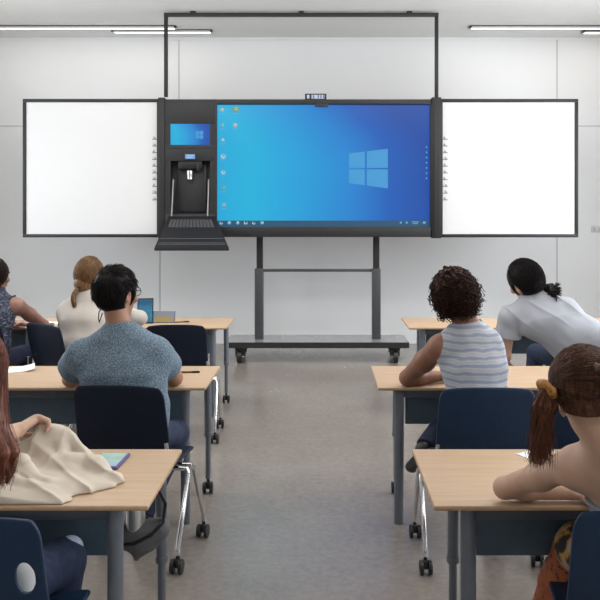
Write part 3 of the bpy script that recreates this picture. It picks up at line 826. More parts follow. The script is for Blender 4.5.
# cream jacket heaped on the desk
def jk(px, py, d): return at(px, py, d)
s = SDF((-1.50, 2.44, TT - .02), (-.64, 3.02, .99), .005)
for c, r in (((-1.10, 2.66, TT), (.32, .145, .05)), ((-.87, 2.70, TT), (.16, .10, .042)), ((-1.25, 2.72, TT), (.30, .18, .10)), ((-1.02, 2.84, TT), (.13, .06, .12)), ((-.90, 2.79, TT), (.14, .075, .085)), ((-1.12, 2.55, TT), (.32, .065, .03))):
    s.ell(c, r, k=.03)
def rid(pts, rs, k=.018): s.chain([jk(*q) for q in pts], rs, k)
rid([(43, 427, 2.88), (52, 431, 2.88), (70, 441, 2.86), (83, 453, 2.84), (95, 462, 2.8), (106, 474, 2.76), (116, 480, 2.73)], [.015, .02, .024, .022, .016, .018, .02], .012)
rid([(41, 430, 2.87), (38, 445, 2.84), (50, 463, 2.78), (72, 474, 2.73), (90, 484, 2.68)], [.016, .022, .026, .022, .018])
rid([(62, 446, 2.84), (62, 458, 2.80), (72, 468, 2.76), (84, 476, 2.72)], [.028, .024, .02, .018], .01)
rid([(97, 460, 2.79), (96, 474, 2.75), (99, 487, 2.69), (112, 488, 2.68)], [.016, .02, .02, .014], .01)
rid([(100, 483, 2.70), (112, 481, 2.72), (119, 477, 2.76)], [.027, .028, .016], .01); s.ell(jk(96, 470, 2.76), (.045, .04, .05), k=.02)
rid([(-30, 462, 2.80), (0, 458, 2.76), (22, 462, 2.72), (30, 475, 2.66), (48, 484, 2.62), (66, 485, 2.65)], [.03, .03, .026, .022, .018, .014], .012)
rid([(-40, 478, 2.66), (0, 480, 2.62), (30, 487, 2.59), (54, 492, 2.59)], [.03, .024, .018, .012], .012)
rid([(-40, 492, 2.58), (0, 494, 2.565), (28, 498, 2.55), (42, 501, 2.535)], [.022, .018, .014, .009], .012)
rid([(-6, 450, 2.72), (3, 448, 2.72), (8, 455, 2.72)], [.03, .026, .014], .01)
s.ell(jk(52, 440, 2.86), (.06, .03, .035), k=.03)
s.disp(.004, 30, 11)
def crease(X, Y, Z):
    a = (1 - np.abs(np.sin((X * .9 + Y * 1.5 + Z * .9) * 15 + wav(X, Y, Z, 13, 33) * 3.2))) ** 3
    b = (1 - np.abs(np.sin((X * 1.7 - Y * .9 + Z * .6) * 13 + wav(X, Y, Z, 11, 51) * 3.4))) ** 3
    w = np.clip(.5 + wav(X, Y, Z, 9, 77) * .9, 0, 1)
    return -(a * w + b * (1 - w))
s.disp(.0105, 1, 1, fn=crease); s.disp(.0014, 90, 12)
s.cut((0, 0, TT + .0008), (0, 0, -1)); s.cut((0, 2.512, 0), (0, -1, 0))
j = s.mesh('jacket', M['cream'], None, (-1.0, 2.72, TT)); j.location = (-1.0, 2.72, TT)
tag(j, 'cream canvas jacket heaped on the left foreground desk', 'jacket')
# ------------------------------------------------------------------ people
def V3(*a): return Vector(a)
def axes(yaw, pitch, roll):
    """head frame: yaw>0 turns to the left, pitch>0 looks up, roll>0 tips to the right"""
    return (Matrix.Rotation(math.radians(yaw), 3, 'Z') @ Matrix.Rotation(math.radians(pitch), 3, 'X') @ Matrix.Rotation(math.radians(roll), 3, 'Y'))

class Person:
    def __init__(s, root, label, h=.0055, **J):
        s.root = Vector((root[0], root[1], 0)); s.h = h
        s.e = thing('person', label, 'person', s.root)
        for k, v in J.items():
            setattr(s, k, Vector(v) if isinstance(v, (tuple, list)) and len(v) == 3 and k not in ('head_rot',) else v)
        s.R = axes(*J.get('head_rot', (0, 0, 0))); s.hs = J.get('hs', 1.05); s.female = J.get('female', True)
        s.right = (s.shR - s.shL).normalized(); s.rg = random.Random(len(label))
    def hd(s, x, y, z): return s.head + s.R @ (Vector((x, y, z)) * s.hs)
    def Rm(s): return [[s.R[i][j] for j in range(3)] for i in range(3)]
    def torso(s, f, infl=0.0, k=.055, sh=1.0):
        w = (s.right.x, s.right.y, s.right.z * .6)
        if s.female: ch, wa, hp, cs, ws, hsx = .092, .088, .105, 1.42, 1.34, 1.55
        else: ch, wa, hp, cs, ws, hsx = .104, .102, .11, 1.50, 1.42, 1.45
        b = getattr(s, 'bulk', 1.0); ch *= b; wa *= b
        mid = s.hip.lerp(s.chest, .5) + (getattr(s, 'bow', Vector((0, -.01, 0))))
        f.cone(s.hip, mid, hp + infl, wa + infl, k, flat=(w, (hsx + ws) / 2))
        f.cone(mid, s.chest, wa + infl, ch + infl, k, flat=(w, (ws + cs) / 2))
        top = s.neck.lerp(s.chest, .34)
        f.cone(s.chest, top, ch + infl, .074 + infl, k, flat=(w, cs))
        m = (s.shL + s.shR) / 2
        if not isinstance(sh, tuple): sh = (sh, sh)
        a, c = m.lerp(s.shL, sh[0]), m.lerp(s.shR, sh[1])
        up = (s.neck - s.chest).normalized()
        f.cone(a - up * .015, m + (s.neck - m) * .25, .058 + infl, .066 + infl, k); f.cone(c - up * .015, m + (s.neck - m) * .25, .058 + infl, .066 + infl, k)
        # shoulder blades and trapezius
        tz = getattr(s, 'trap', .038)
        f.cone(m.lerp(s.shL, .75 * sh[0]) + up * .005, s.neck + up * .02, tz + infl, .04 + infl, k); f.cone(m.lerp(s.shR, .75 * sh[1]) + up * .005, s.neck + up * .02, tz + infl, .04 + infl, k)
    def grid(s, pts, pad=.16, h=None):
        lo = [min(p[i] for p in pts) - pad for i in range(3)]; hi = [max(p[i] for p in pts) + pad for i in range(3)]
        lo[2] = max(lo[2], -.01)
        return SDF(lo, hi, h or s.h)
    def hand(s, f, wr, d, n, curl=(40, 45, 30), sc=1.0, spread=6):
        d = Vector(d).normalized(); n = Vector(n); n = (n - d * n.dot(d)).normalized(); sd = d.cross(n) * getattr(s, '_side', 1)
        pc = wr + d * .048 * sc
        f.cone(wr, wr + d * .082 * sc, .019 * sc, .016 * sc, .012, flat=(sd, 2.0))
        for i, (o, L) in enumerate(((-.033, .92), (-.011, 1.05), (.011, 1.0), (.032, .78))):
            p = wr + d * (.082 - abs(o) * .15) * sc + sd * o * sc; ang = 0; rr = [.0095, .009, .0085, .007]
            dd = (d + sd * math.tan(math.radians(spread)) * o / .033)
            for q, (ln, cu) in enumerate(zip((.043, .028, .021), curl)):
                ang += math.radians(cu + i * 2)
                dr = (dd * math.cos(ang) + n * math.sin(ang)).normalized()
                e = p + dr * ln * L * sc; f.cone(p, e, rr[q] * sc, rr[q + 1] * sc, .004); p = e
        p = wr + d * .022 * sc - sd * .022 * sc + n * .006
        q1 = p + (d * .55 - sd * .75 + n * .35).normalized() * .045 * sc; q2 = q1 + (d * .85 - sd * .1 + n * .5).normalized() * .032 * sc
        q3 = q2 + (d * .8 + sd * .25 + n * .45).normalized() * .024 * sc
        f.chain([p, q1, q2, q3], [.015 * sc, .011 * sc, .0095 * sc, .0075 * sc], .006)
    def body(s, mat, hands=None, thin=1.0):
        pts = [s.hip, s.head, s.shL, s.shR, s.elL, s.elR, s.wrL, s.wrR, s.knL, s.knR, s.anL, s.anR]
        f = s.grid(pts, .17)
        s.torso(f)
        f.cone(s.neck - (s.head - s.neck) * .2, s.hd(0, -.015, -.05), .058 * s.hs, .052 * s.hs, .025)
        R = s.Rm(); hs = s.hs
        def E(c, r, k=.012, sub=False): f.ell(s.hd(*c), [x * hs for x in r], R, k, sub)
        E((0, -.012, .022), (.076, .096, .100)); E((0, .028, -.045), (.058, .062, .074), .025); E((0, .066, -.098), (.026, .022, .018), .02)
        E((0, .075, .045), (.05, .02, .018), .02)
        for q in (-1, 1):
            E((q * .031, .094, .014), (.019, .014, .012), .008, True); E((q * .042, .072, -.022), (.024, .02, .022), .015)
            E((q * .078, -.008, -.008), (.010, .021, .033), .006); E((q * .083, -.003, -.004), (.006, .010, .017), .004, True)
        f.cone(s.hd(0, .088, .02), s.hd(0, .110, -.022), .008 * hs, .012 * hs, .008); E((.011, .098, -.026), (.009, .01, .008), .004); E((-.011, .098, -.026), (.009, .01, .008), .004)
        E((0, .086, -.058), (.024, .012, .007), .006); E((0, .084, -.070), (.020, .012, .007), .006)
        for sh, el, wr in ((s.shL, s.elL, s.wrL), (s.shR, s.elR, s.wrR)):
            g = (.044 if s.female else .052) * thin
            f.cone(sh, sh.lerp(el, .45), g * 1.12, g, .03); f.cone(sh.lerp(el, .45), el, g, g * .82, .03)
            f.cone(el, el.lerp(wr, .3), g * .80, g * .86, .02); f.cone(el.lerp(wr, .3), wr, g * .86, .026, .02)
        for kn, an in ((s.knL, s.anL), (s.knR, s.anR)):
            sd = 1 if (kn - s.hip).dot(s.right) > 0 else -1
            hj = s.hip + s.right * sd * .085
            f.cone(hj, kn, .082, .056, .03); f.cone(kn, kn.lerp(an, .35), .054, .054, .02); f.cone(kn.lerp(an, .35), an, .054, .036, .02)
        ft = getattr(s, 'feet', None) or ((0, 1, -.18), (0, 1, -.18))
        for an, d in ((s.anL, ft[0]), (s.anR, ft[1])):
            d = Vector(d).normalized(); f.cone(an - Vector((0, 0, .03)), an + d * .14 - Vector((0, 0, .03)), .032, .024, .02, flat=(d.cross(Vector((0, 0, 1))), 1.25))
        for side, wr, spec in ((1, s.wrL, hands and hands.get('L')), (-1, s.wrR, hands and hands.get('R'))):
            el = s.elL if side == 1 else s.elR
            sp = spec or dict(d=(wr - el), n=(0, 0, -1), curl=(18, 22, 14))
            s._side = side
            s.hand(f, wr, sp['d'], sp['n'], sp.get('curl', (25, 30, 20)), sp.get('sc', 1.0), sp.get('spread', 6))
        f.cut((0, 0, .001), (0, 0, -1))
        s.b = f.mesh('body', mat, s.e, s.root)
        return s.b
    def face(s, brow, eye=True, lip=True):
        for q in (-1, 1):
            m = MB(); c = s.hd(q * .031, .079, .014) - s.root; fw = s.R @ Vector((0, 1, 0))
            r = bmesh.ops.create_uvsphere(m.bm, u_segments=16, v_segments=10, radius=.0125 * s.hs)
            for v in r['verts']: v.co += c
            for fc in m.bm.faces:
                if (fc.calc_center_median() - c).normalized().dot(fw) > .88: fc.material_index = 1
            m.build('eye', [M['eye_white'], M['iris']], s.e)
            m = MB(); m.tube([s.hd(q * x, y, z) - s.root for x, y, z in ((.014, .098, .030), (.028, .099, .036), (.042, .090, .034), (.050, .080, .028))], [.003, .004, .0035, .0015], 8); m.build('eyebrow', brow, s.e)
        m = MB(); m.tube([s.hd(x, y, z) - s.root for x, y, z in ((-.024, .088, -.064), (-.01, .098, -.060), (0, .0975, -.062), (.01, .098, -.060), (.024, .088, -.064))], [.0015, .0045, .0045, .0045, .0015], 8)
        m.tube([s.hd(x, y, z) - s.root for x, y, z in ((-.020, .088, -.066), (0, .096, -.072), (.020, .088, -.066))], [.001, .005, .001], 8); m.build('lips', M['lips'], s.e)
    def top(s, name, mat, sleeve=.62, infl=.011, sh=1.0, hem=None, wr=0.0, neckr=.068, low=None, long=False, flare=1.12, seed=3, folds=None, ncut=.05):
        pts = [s.hip, s.shL, s.shR, s.neck] + getattr(s, 'xp', []) + ([s.elL, s.elR] if sleeve else []) + ([s.wrL, s.wrR] if long else [])
        f = s.grid(pts, .17)
        s.torso(f, infl, sh=sh)
        if hem is not None: f.cut(*hem)
        if sleeve:
            for a, el, w in ((s.shL, s.elL, s.wrL), (s.shR, s.elR, s.wrR)):
                g = (.044 if s.female else .052)
                if long:
                    f.cone(a, el, g * 1.12 + infl + .006, g * .9 + infl + .004, .03); f.cone(el, el.lerp(w, .9), g * .9 + infl + .004, .034 + infl, .015, endcut=True)
                else:
                    f.cone(a, a.lerp(el, sleeve), g * 1.12 + infl + .004, g * flare + infl + .006, .03, endcut=True)
        if folds: folds(f)
        if wr: f.disp(wr, 22, seed, (1, 1, .6)); f.disp(wr * .35, 60, seed + 1)
        if hasattr(s, 'creases'): f.disp(s.creases[0], 1, 1, fn=s.creases[1])
        if low is not None: f.cut(*low)
        f.cone(s.neck + (s.head - s.neck) * ncut, s.neck + (s.head - s.neck) * 1.2, neckr, neckr * 1.15, .012, sub=True)
        return f.mesh(name, mat, s.e, s.root)
    def trousers(s, mat, infl=.010, name='trousers', shorten=.93):
        f = s.grid([s.hip, s.knL, s.knR, s.anL, s.anR], .16, s.h + .001)
        f.cone(s.hip - s.right * .05, s.hip + s.right * .05, .11 + infl, .11 + infl, .03); f.cone(s.hip, s.hip.lerp(s.chest, .25), .10 + infl, .092 + infl, .03, flat=(s.right, 1.4))
        for kn, an in ((s.knL, s.anL), (s.knR, s.anR)):
            sd = 1 if (kn - s.hip).dot(s.right) > 0 else -1
            hj = s.hip + s.right * sd * .085
            f.cone(hj, kn, .082 + infl, .058 + infl, .03); f.cone(kn, kn.lerp(an, .35), .057 + infl, .055 + infl, .02); f.cone(kn.lerp(an, .35), kn.lerp(an, shorten), .055 + infl, .045 + infl, .02, endcut=True)
        f.disp(.003, 30, 8)
        return f.mesh(name, mat, s.e, s.root)
    def shoes(s, mat):
        ft = getattr(s, 'feet', None) or ((0, 1, -.18), (0, 1, -.18))
        for an, d in ((s.anL, ft[0]), (s.anR, ft[1])):
            d = Vector(d).normalized(); w = d.cross(Vector((0, 0, 1)))
            f = s.grid([an, an + d * .16], .08, .006)
            f.cone(an - Vector((0, 0, .035)), an + d * .15 - Vector((0, 0, .030)), .040, .032, .02, flat=(w, 1.25)); f.cone(an, an - Vector((0, 0, .03)), .046, .044, .02); f.cut((0, 0, .0015), (0, 0, -1))
            f.mesh('shoe', mat, s.e, s.root)
    # ---- hair
    def scalp(s, d, t=.012):
        d = Vector(d).normalized(); return s.hd(d.x * (.079 + t), -.012 + d.y * (.098 + t), .022 + d.z * (.102 + t))
    def hairgrid(s, pts=(), h=.004, pad=.03):
        P = [s.scalp(d, .05) for d in ((1, 0, 0), (-1, 0, 0), (0, 1, 0), (0, -1, 0), (0, 0, 1), (0, 0, -1))] + list(pts)
        return s.grid(P, pad, h)
    def cap(s, f, t=.012, low=-.085, face=(.085, .085, .105), fc=(0, .115, -.045), ears=True):
        hs = s.hs; R = s.Rm()
        f.ell(s.hd(0, -.012, .022), [(.079 + t) * hs, (.098 + t) * hs, (.102 + t) * hs], R, .004)
        f.ell(s.hd(*fc), [x * hs for x in face], R, .012, True)
        if ears:
            for q in (-1, 1): f.ell(s.hd(q * .085, .010, -.035), (.03 * hs, .032 * hs, .055 * hs), R, .008, True)
        if low is not None:
            n = s.R @ Vector((0, .35, -1)).normalized(); f.cut(s.hd(0, -.05, low), (n.x, n.y, n.z))
    def flow(s, f, d0, d1, t0, t1, r0, r1, n=7, k=12, tail=(), wave=0.0, sr=.0011):
        """a lock of k strands lying on the scalp from direction d0 to d1, then through tail points"""
        d0 = Vector(d0).normalized(); d1 = Vector(d1).normalized(); rg = s.rg
        if not hasattr(s, 'st'): s.st = []
        for q in range(k):
            jx = [Vector((rg.gauss(0, 1), rg.gauss(0, 1), rg.gauss(0, 1))) for _ in range(2)]
            e0 = (d0 + jx[0] * r0 * 7).normalized(); e1 = (d1 + jx[1] * r1 * 7).normalized(); lift = rg.uniform(-.003, .004); ph = rg.uniform(0, 6.28); P = []
            for i in range(n):
                u = i / (n - 1); d = e0.lerp(e1, u)
                if d.length < .25: d = d + Vector((0, -.3, .3))
                P.append(s.scalp(d, t0 + (t1 - t0) * u + lift))
            m = len(tail)
            for i, tp in enumerate(tail):
                P.append(Vector(tp) + jx[1] * r1 * .75 + (s.R @ Vector((math.sin(ph + i * 2.1), math.cos(ph + i * 2.1), 0))) * wave)
            if m: P = smooth_path(P)
            s.st.append((P, sr, sr * .45))
    def strand(s, P, r0=.0011, r1=.0005):
        if not hasattr(s, 'st'): s.st = []
        s.st.append((P, r0, r1))

def smooth_path(P):
    out = []
    n = len(P)
    for i in range(n - 1):
        a, b, c, d = P[max(i - 1, 0)], P[i], P[i + 1], P[min(i + 2, n - 1)]
        for t in (0, .5):
            out.append(.5 * ((2 * b) + (c - a) * t + (2 * a - 5 * b + 4 * c - d) * t * t + (3 * b - a - 3 * c + d) * t ** 3))
    out.append(P[-1]); return out

def fib(n):
    for i in range(n):
        z = 1 - 2 * (i + .5) / n; r = math.sqrt(1 - z * z); a = i * 2.39996
        yield Vector((r * math.cos(a), r * math.sin(a), z))
def hairy(d, nape=-.62):
    if d.y > .25: return d.z > .42 + .25 * (d.y - .25)
    if d.y > -.12: return d.z > .12
    return d.z > nape

# ---- 1: man in the speckled blue tee
p = Person((-.98, 3.9), 'person with short black hair in a speckled blue tee, seated left of the aisle',
    hip=(-.955, 3.97, .545), chest=(-1.0, 3.98, .87), neck=(-1.02, 3.995, 1.085), head=(-1.045, 4.02, 1.262), head_rot=(-30, -4, -2), hs=1.06, female=False, bulk=1.16, trap=.052,
    shL=(-1.21, 4.0, .955), shR=(-.835, 4.0, .965), elL=(-1.352, 4.25, .785), elR=(-.798, 4.27, .785), wrL=(-1.20, 4.46, .772), wrR=(-.95, 4.47, .772),
    knL=(-1.12, 4.27, .52), knR=(-.785, 4.24, .495), anL=(-1.13, 4.22, .10), anR=(-.93, 4.05, .10))
p.body(M['skin_tan']); p.face(M['hair_black'])
p.top('tee_shirt', M['tee_speckled'], sleeve=.50, infl=.016, wr=.006, neckr=.062, ncut=.16, flare=1.28, hem=((0, 0, .52), (0, 0, -1)))
p.trousers(M['jeans']); p.shoes(M['shoe'])
rg = random.Random(5); f = p.hairgrid(h=.0038)
p.cap(f, .014, -.088, (.088, .085, .10), (0, .118, -.05))
for d in fib(420):
    if not hairy(d, -.60): continue
    dn = (d * .9 + Vector((rg.uniform(-.15, .15), .30 if d.z > .3 else .0, (-.16 if d.y > -.35 and d.z < .5 else -.42) if d.z < .55 else rg.uniform(-.15, .15))))
    L = 0.014 if d.z > -.1 else .005
    p.flow(f, d, dn, .011, .013 + L * rg.uniform(.3, .9), .010, .006, 5, 12)
f.mesh('hair', M['hair_black'], p.e, p.root, p.st)
m = MB()
m.tube([p.hd(.080, -.006, .012) - p.root, p.hd(.074, .06, .018) - p.root, p.hd(.060, .102, .018) - p.root], .0022, 8)
m.tube([p.hd(-.080, -.006, .012) - p.root, p.hd(-.074, .06, .018) - p.root, p.hd(-.060, .102, .018) - p.root], .0022, 8)
for q in (-1, 1): m.tube([p.hd(q * .034 + .026 * math.cos(a), .108 - .006 * abs(math.cos(a)), .012 + .02 * math.sin(a)) - p.root for a in [i * PI / 8 for i in range(17)]], .002, 8)
m.tube([p.hd(-.008, .112, .018) - p.root, p.hd(.008, .112, .018) - p.root], .002, 8); m.build('glasses', M['phone'], p.e)
m = MB(); m.tube([p.hd(-.070, -.02, -.062) - p.root, p.hd(-.083, -.03, -.085) - p.root, p.hd(-.080, -.035, -.115) - p.root, p.hd(-.064, -.045, -.135) - p.root, p.hd(-.060, -.03, -.09) - p.root], .0028, 8)
m.build('earphone_cable', M['phone'], p.e)

# ---- 2: curly hair, striped sleeveless top
p = Person((.76, 3.9), 'person with short curly dark hair in a wavy striped sleeveless top',
    hip=(.78, 3.87, .545), chest=(.765, 3.965, .90), neck=(.745, 4.00, 1.09), head=(.675, 4.03, 1.245), head_rot=(12, -6, -8), hs=.99, bulk=1.02,
    shL=(.595, 4.00, 1.0), shR=(.84, 4.0, 1.02), elL=(.462, 4.27, .785), elR=(.86, 4.30, .80), wrL=(.66, 4.37, .775), wrR=(.74, 4.46, .775),
    knL=(.70, 4.32, .55), knR=(.93, 4.33, .55), anL=(.53, 4.12, .44), anR=(.92, 4.22, .10), feet=((-.25, .6, -.5), (0, 1, -.18)))
p.body(M['skin_brown'], thin=1.18); p.face(M['hair_curly'])
p.top('sleeveless_top', M['stripes'], sleeve=0, infl=.012, sh=(.74, 1.0), wr=.006, neckr=.07, hem=((0, 0, .52), (0, 0, -1)), seed=9)
p.trousers(M['navy_trousers']); p.shoes(M['shoe'])
rg = random.Random(12); f = p.hairgrid(h=.0036, pad=.07)
c = p.hd(0, -.018, .025)
f.ell(c, [x * p.hs for x in (.101, .110, .112)], p.Rm(), .005)
f.ell(p.hd(0, .135, -.04), [x * p.hs for x in (.075, .075, .10)], p.Rm(), .012, True)
for d in fib(900):
    if d.y > .3 and d.z < .35 - .2 * d.y: continue
    if d.z < -.86: continue
    q = p.scalp(d, .026 + rg.uniform(-.008, .014)); r = rg.uniform(.006, .011)
    f.ell(q, (r, r, r), None, .006)
for d in fib(1500):
    if (d.y > .3 and d.z < .35) or d.z < -.8: continue
    ax = (p.R @ d).normalized(); u = ax.orthogonal().normalized(); w = ax.cross(u); b0 = p.scalp(d, .030); ph = rg.uniform(0, 6.28); rr = rg.uniform(.008, .013); L = rg.uniform(.02, .04)
    g = (p.R @ Vector((rg.uniform(-.6, .6), rg.uniform(-.5, .2), -.7))); b0 = p.scalp(d, rg.uniform(.022, .034))
    for q in range(3):
        P = [b0 + ax * (L * .6 * i / 15) + g * (L * .9 * (i / 15) ** 1.5) + u * math.cos(ph + i * .75 + q * .3) * rr + w * math.sin(ph + i * .75 + q * .3) * rr for i in range(16)]
        p.strand(P, .0013, .0007)
f.mesh('hair', M['hair_curly'], p.e, p.root, p.st)

# ---- 3: pale shirt, dark curly ponytail, leaning left
p = Person((2.0, 5.97), 'person with dark hair tied back, leaning left in a loose pale shirt',
    hip=(2.00, 5.93, .55), chest=(1.70, 5.97, .87), neck=(1.635, 6.03, 1.045), head=(1.56, 6.05, 1.155), head_rot=(28, -12, -20), hs=1.33, female=False, bulk=1.14, bow=(.05, -.03, .05),
    shL=(1.43, 6.02, .895), shR=(1.85, 5.97, .955), elL=(1.41, 6.08, .60), elR=(2.02, 6.25, .80), wrL=(1.46, 6.30, .50), wrR=(1.86, 6.47, .80),
    knL=(1.72, 6.36, .56), knR=(2.12, 6.38, .55), anL=(1.66, 6.30, .10), anR=(2.10, 6.28, .10))
p.body(M['skin_light']); p.face(M['hair_black'])
def shirt_folds(f):
    f.cone((1.95, 5.95, .78), (1.84, 5.97, .95), .12, .07, .05); f.cone((1.66, 5.98, .84), (1.90, 5.95, .60), .10, .10, .05)
    f.cone((2.0, 5.93, .58), (1.97, 5.95, .78), .12, .10, .05)
def shirt_creases(X, Y, Z):
    a = (1 - np.abs(np.sin((X * 1.0 + Z * 1.25 + Y * .3) * 13 + wav(X, Y, Z, 7, 61) * 2.0))) ** 3
    return -a * np.clip(.5 + wav(X, Y, Z, 6, 19), 0, 1)
p.creases = (.013, shirt_creases)
p.top('loose_shirt', M['white_shirt'], sleeve=.52, infl=.024, wr=.006, neckr=.066, flare=1.35, hem=((0, 0, .53), (0, 0, -1)), folds=shirt_folds, seed=21)
p.trousers(M['jeans']); p.shoes(M['shoe'])
rg = random.Random(31); tail0 = p.scalp((.42, -.72, -.72), .016)
f = p.hairgrid([p.hd(.16, -.16, -.14)], h=.0042, pad=.06)
p.cap(f, .014, -.10, (.088, .085, .10), (0, .12, -.05))
G = Vector((.42, -.72, -.72))
for d in fib(260):
    if not hairy(d, -.5): continue
    p.flow(f, d, G, .014, .019, .010, .006, 7, 12)
for i in range(26):
    a = rg.uniform(-1, 1); P = [tail0]; q = tail0.copy(); dr = p.R @ Vector((rg.uniform(-.1, 1.0), rg.uniform(-.8, -.1), rg.uniform(-.9, .0))).normalized()
    for j in range(9):
        w = Vector((math.sin(j * 1.2 + i), math.cos(j * 1.2 + i * 2), math.sin(j * .9 + i * .7))) * .010
        q = q + dr * .014 + Vector((0, 0, -.0035)) ; P.append(q + w)
    f.chain(P, [.009] * 5 + [.008, .007, .005, .004, .002], .003)
    for k in range(14):
        o = Vector((rg.gauss(0, .005), rg.gauss(0, .005), rg.gauss(0, .005))); p.strand([x + o for x in P])
f.mesh('hair', M['hair_black'], p.e, p.root, p.st)

# ---- 4: light brown tied hair, cream top
p = Person((-1.80, 5.97), 'person with light brown tied hair in a cream top, seated at the front left',
    hip=(-1.80, 5.93, .545), chest=(-1.80, 6.0, .86), neck=(-1.795, 6.05, 1.055), head=(-1.80, 6.09, 1.19), head_rot=(8, -8, 8), hs=1.12, bulk=1.12,
    shL=(-1.95, 6.06, .925), shR=(-1.63, 6.06, .945), elL=(-2.03, 6.26, .77), elR=(-1.465, 6.33, .84), wrL=(-1.90, 6.48, .78), wrR=(-1.60, 6.56, .785),
    knL=(-1.92, 6.36, .55), knR=(-1.68, 6.36, .55), anL=(-1.92, 6.3, .10), anR=(-1.68, 6.3, .10))
p.body(M['skin_light']); p.face(M['hair_blonde'])
p.top('knit_top', M['cream_top'], long=True, sleeve=1, infl=.020, wr=.006, neckr=.068, hem=((0, 0, .53), (0, 0, -1)), seed=17)
p.trousers(M['grey_trousers']); p.shoes(M['shoe'])
rg = random.Random(3)
gp = p.scalp((-.36, -.62, -.80), .022)
f = p.hairgrid([p.hd(-.12, -.14, -.32)], h=.0042, pad=.05)
p.cap(f, .013, -.12, (.085, .085, .105), (0, .12, -.045), ears=False)
f.ell(p.hd(-.012, -.05, -.05), [x * p.hs for x in (.070, .065, .07)], p.Rm(), .02)
for d in fib(260):
    if not hairy(d, -.85): continue
    p.flow(f, d, (-.36, -.62, -.80), .019, .020, .011, .006, 7, 16)
for i in range(12):
    P = [gp]; a = i * 2 * PI / 12
    for j in range(1, 11):
        u = j / 10; P.append(gp + p.R @ Vector((-.028 * math.sin(u * 5.5) + .010 * math.cos(a + u * 3), -.022 * math.sin(u * 3) + .010 * math.sin(a + u * 3), -.26 * u)) * p.hs)
    f.chain(P, [.009 - .0007 * j for j in range(11)], .003)
    for k in range(25):
        o = Vector((rg.gauss(0, .007), rg.gauss(0, .007), rg.gauss(0, .004))); p.strand([x + o * (.4 + j * .08) for j, x in enumerate(P)])
hr = f.mesh('hair', M['hair_blonde'], p.e, p.root, p.st)
m = MB(); q = gp + p.R @ Vector((0, -.004, -.012))
m.tube([q - p.root + (p.R @ Vector((.020 * math.cos(a), .020 * math.sin(a), 0))) for a in [i * PI / 8 for i in range(17)]], .007, 8); m.build('hair_tie', M['strap'], p.e)

# ---- 5: indigo print top, far left
p = Person((-2.55, 5.97), 'person with long dark hair in an indigo print sleeveless top at the far left edge',
    hip=(-2.52, 5.93, .545), chest=(-2.515, 6.0, .87), neck=(-2.52, 6.05, 1.055), head=(-2.52, 6.09, 1.195), head_rot=(-36, -4, 2), hs=1.04, bulk=1.06,
    shL=(-2.70, 6.05, .97), shR=(-2.335, 6.05, .975), elL=(-2.78, 6.3, .78), elR=(-2.235, 6.345, .785), wrL=(-2.6, 6.5, .78), wrR=(-2.44, 6.47, .785),
    knL=(-2.64, 6.36, .55), knR=(-2.40, 6.36, .55), anL=(-2.64, 6.3, .10), anR=(-2.40, 6.3, .10))
p.body(M['skin_olive'], thin=1.12); p.face(M['hair_dark'])
def collar(f):
    for i in range(14):
        a = i * 2 * PI / 14; f.cone(p.neck + Vector((.072 * math.cos(a), .066 * math.sin(a), -.02)), p.neck + Vector((.078 * math.cos(a), .072 * math.sin(a), .045)), .012, .010, .006)
    for q in (p.shL, p.shR):
        for i in range(6): f.cone(q.lerp(p.neck, .35) + Vector((0, -.05 + .02 * i, .02)), q.lerp(p.neck, .18) + Vector((0, -.05 + .02 * i, .055)), .012, .007, .006)
p.top('print_top', M['indigo_print'], sleeve=0, infl=.014, sh=.66, wr=.005, neckr=.060, hem=((0, 0, .53), (0, 0, -1)), folds=collar, seed=4)
p.trousers(M['navy_trousers']); p.shoes(M['shoe'])
rg = random.Random(8); f = p.hairgrid([p.neck + Vector((0, -.1, -.18))], h=.0042, pad=.05)
p.cap(f, .014, None, (.085, .09, .12), (0, .118, -.05), ears=False)
for i in range(46):
    a = -2.4 + 4.8 * i / 45; d = Vector((math.sin(a), -math.cos(a) * .9, .05)); end = p.hd(d.x * .085, -.06 + d.y * .07, -.28 + rg.uniform(-.03, .03))
    if d.y > .25: continue
    f.chain([p.scalp(d, .006), p.hd(d.x * .082, -.03 + d.y * .08, -.10), end], [.004, .010, .007], .01)
    p.flow(f, (0, .25, 1), d, .013, .014, .011, .010, 7, 30, tail=[p.hd(d.x * .088, -.03 + d.y * .085, -.10), end])
f.mesh('hair', M['hair_dark'], p.e, p.root, p.st)

# ---- 6: auburn long hair, left foreground, hand on the jacket
p = Person((-1.02, 2.3), 'person with long auburn hair holding the cream jacket, cut off by the left edge',
    hip=(-1.06, 2.29, .545), chest=(-1.17, 2.36, .87), neck=(-1.165, 2.40, 1.03), head=(-1.075, 2.42, 1.175), head_rot=(6, -12, 4), hs=1.05,
    shL=(-1.37, 2.42, .955), shR=(-1.10, 2.40, .965), elL=(-1.42, 2.66, .83), elR=(-1.13, 2.56, .915), wrL=(-1.22, 2.84, .86), wrR=(-1.072, 2.78, .905),
    knL=(-1.12, 2.64, .58), knR=(-.84, 2.57, .54), anL=(-1.10, 2.62, .10), anR=(-.90, 2.62, .12), h=.005)
p.body(M['skin_peach'], thin=1.12, hands={'R': dict(d=(.38, .86, .22), n=(.5, .1, -.8), curl=(45, 55, 40), sc=1.05), 'L': dict(d=(.6, .8, 0), n=(.3, 0, -1), curl=(40, 45, 30))}); p.face(M['hair_auburn'])
p.xp = [Vector((-.85, 2.24, .6))]
p.top('white_top', M['white_top'], sleeve=.6, infl=.016, wr=.006, neckr=.066, hem=((0, 0, .50), (0, 0, -1)), seed=14, folds=lambda f: f.chain([(-.838, 2.235, .55), (-.848, 2.24, .66), (-.91, 2.27, .72)], [.060, .052, .05], .03))
p.trousers(M['jeans']); p.shoes(M['shoe'])
f = SDF((-.94, 2.47, .50), (-.78, 2.64, .68), .004)
kn = p.knR
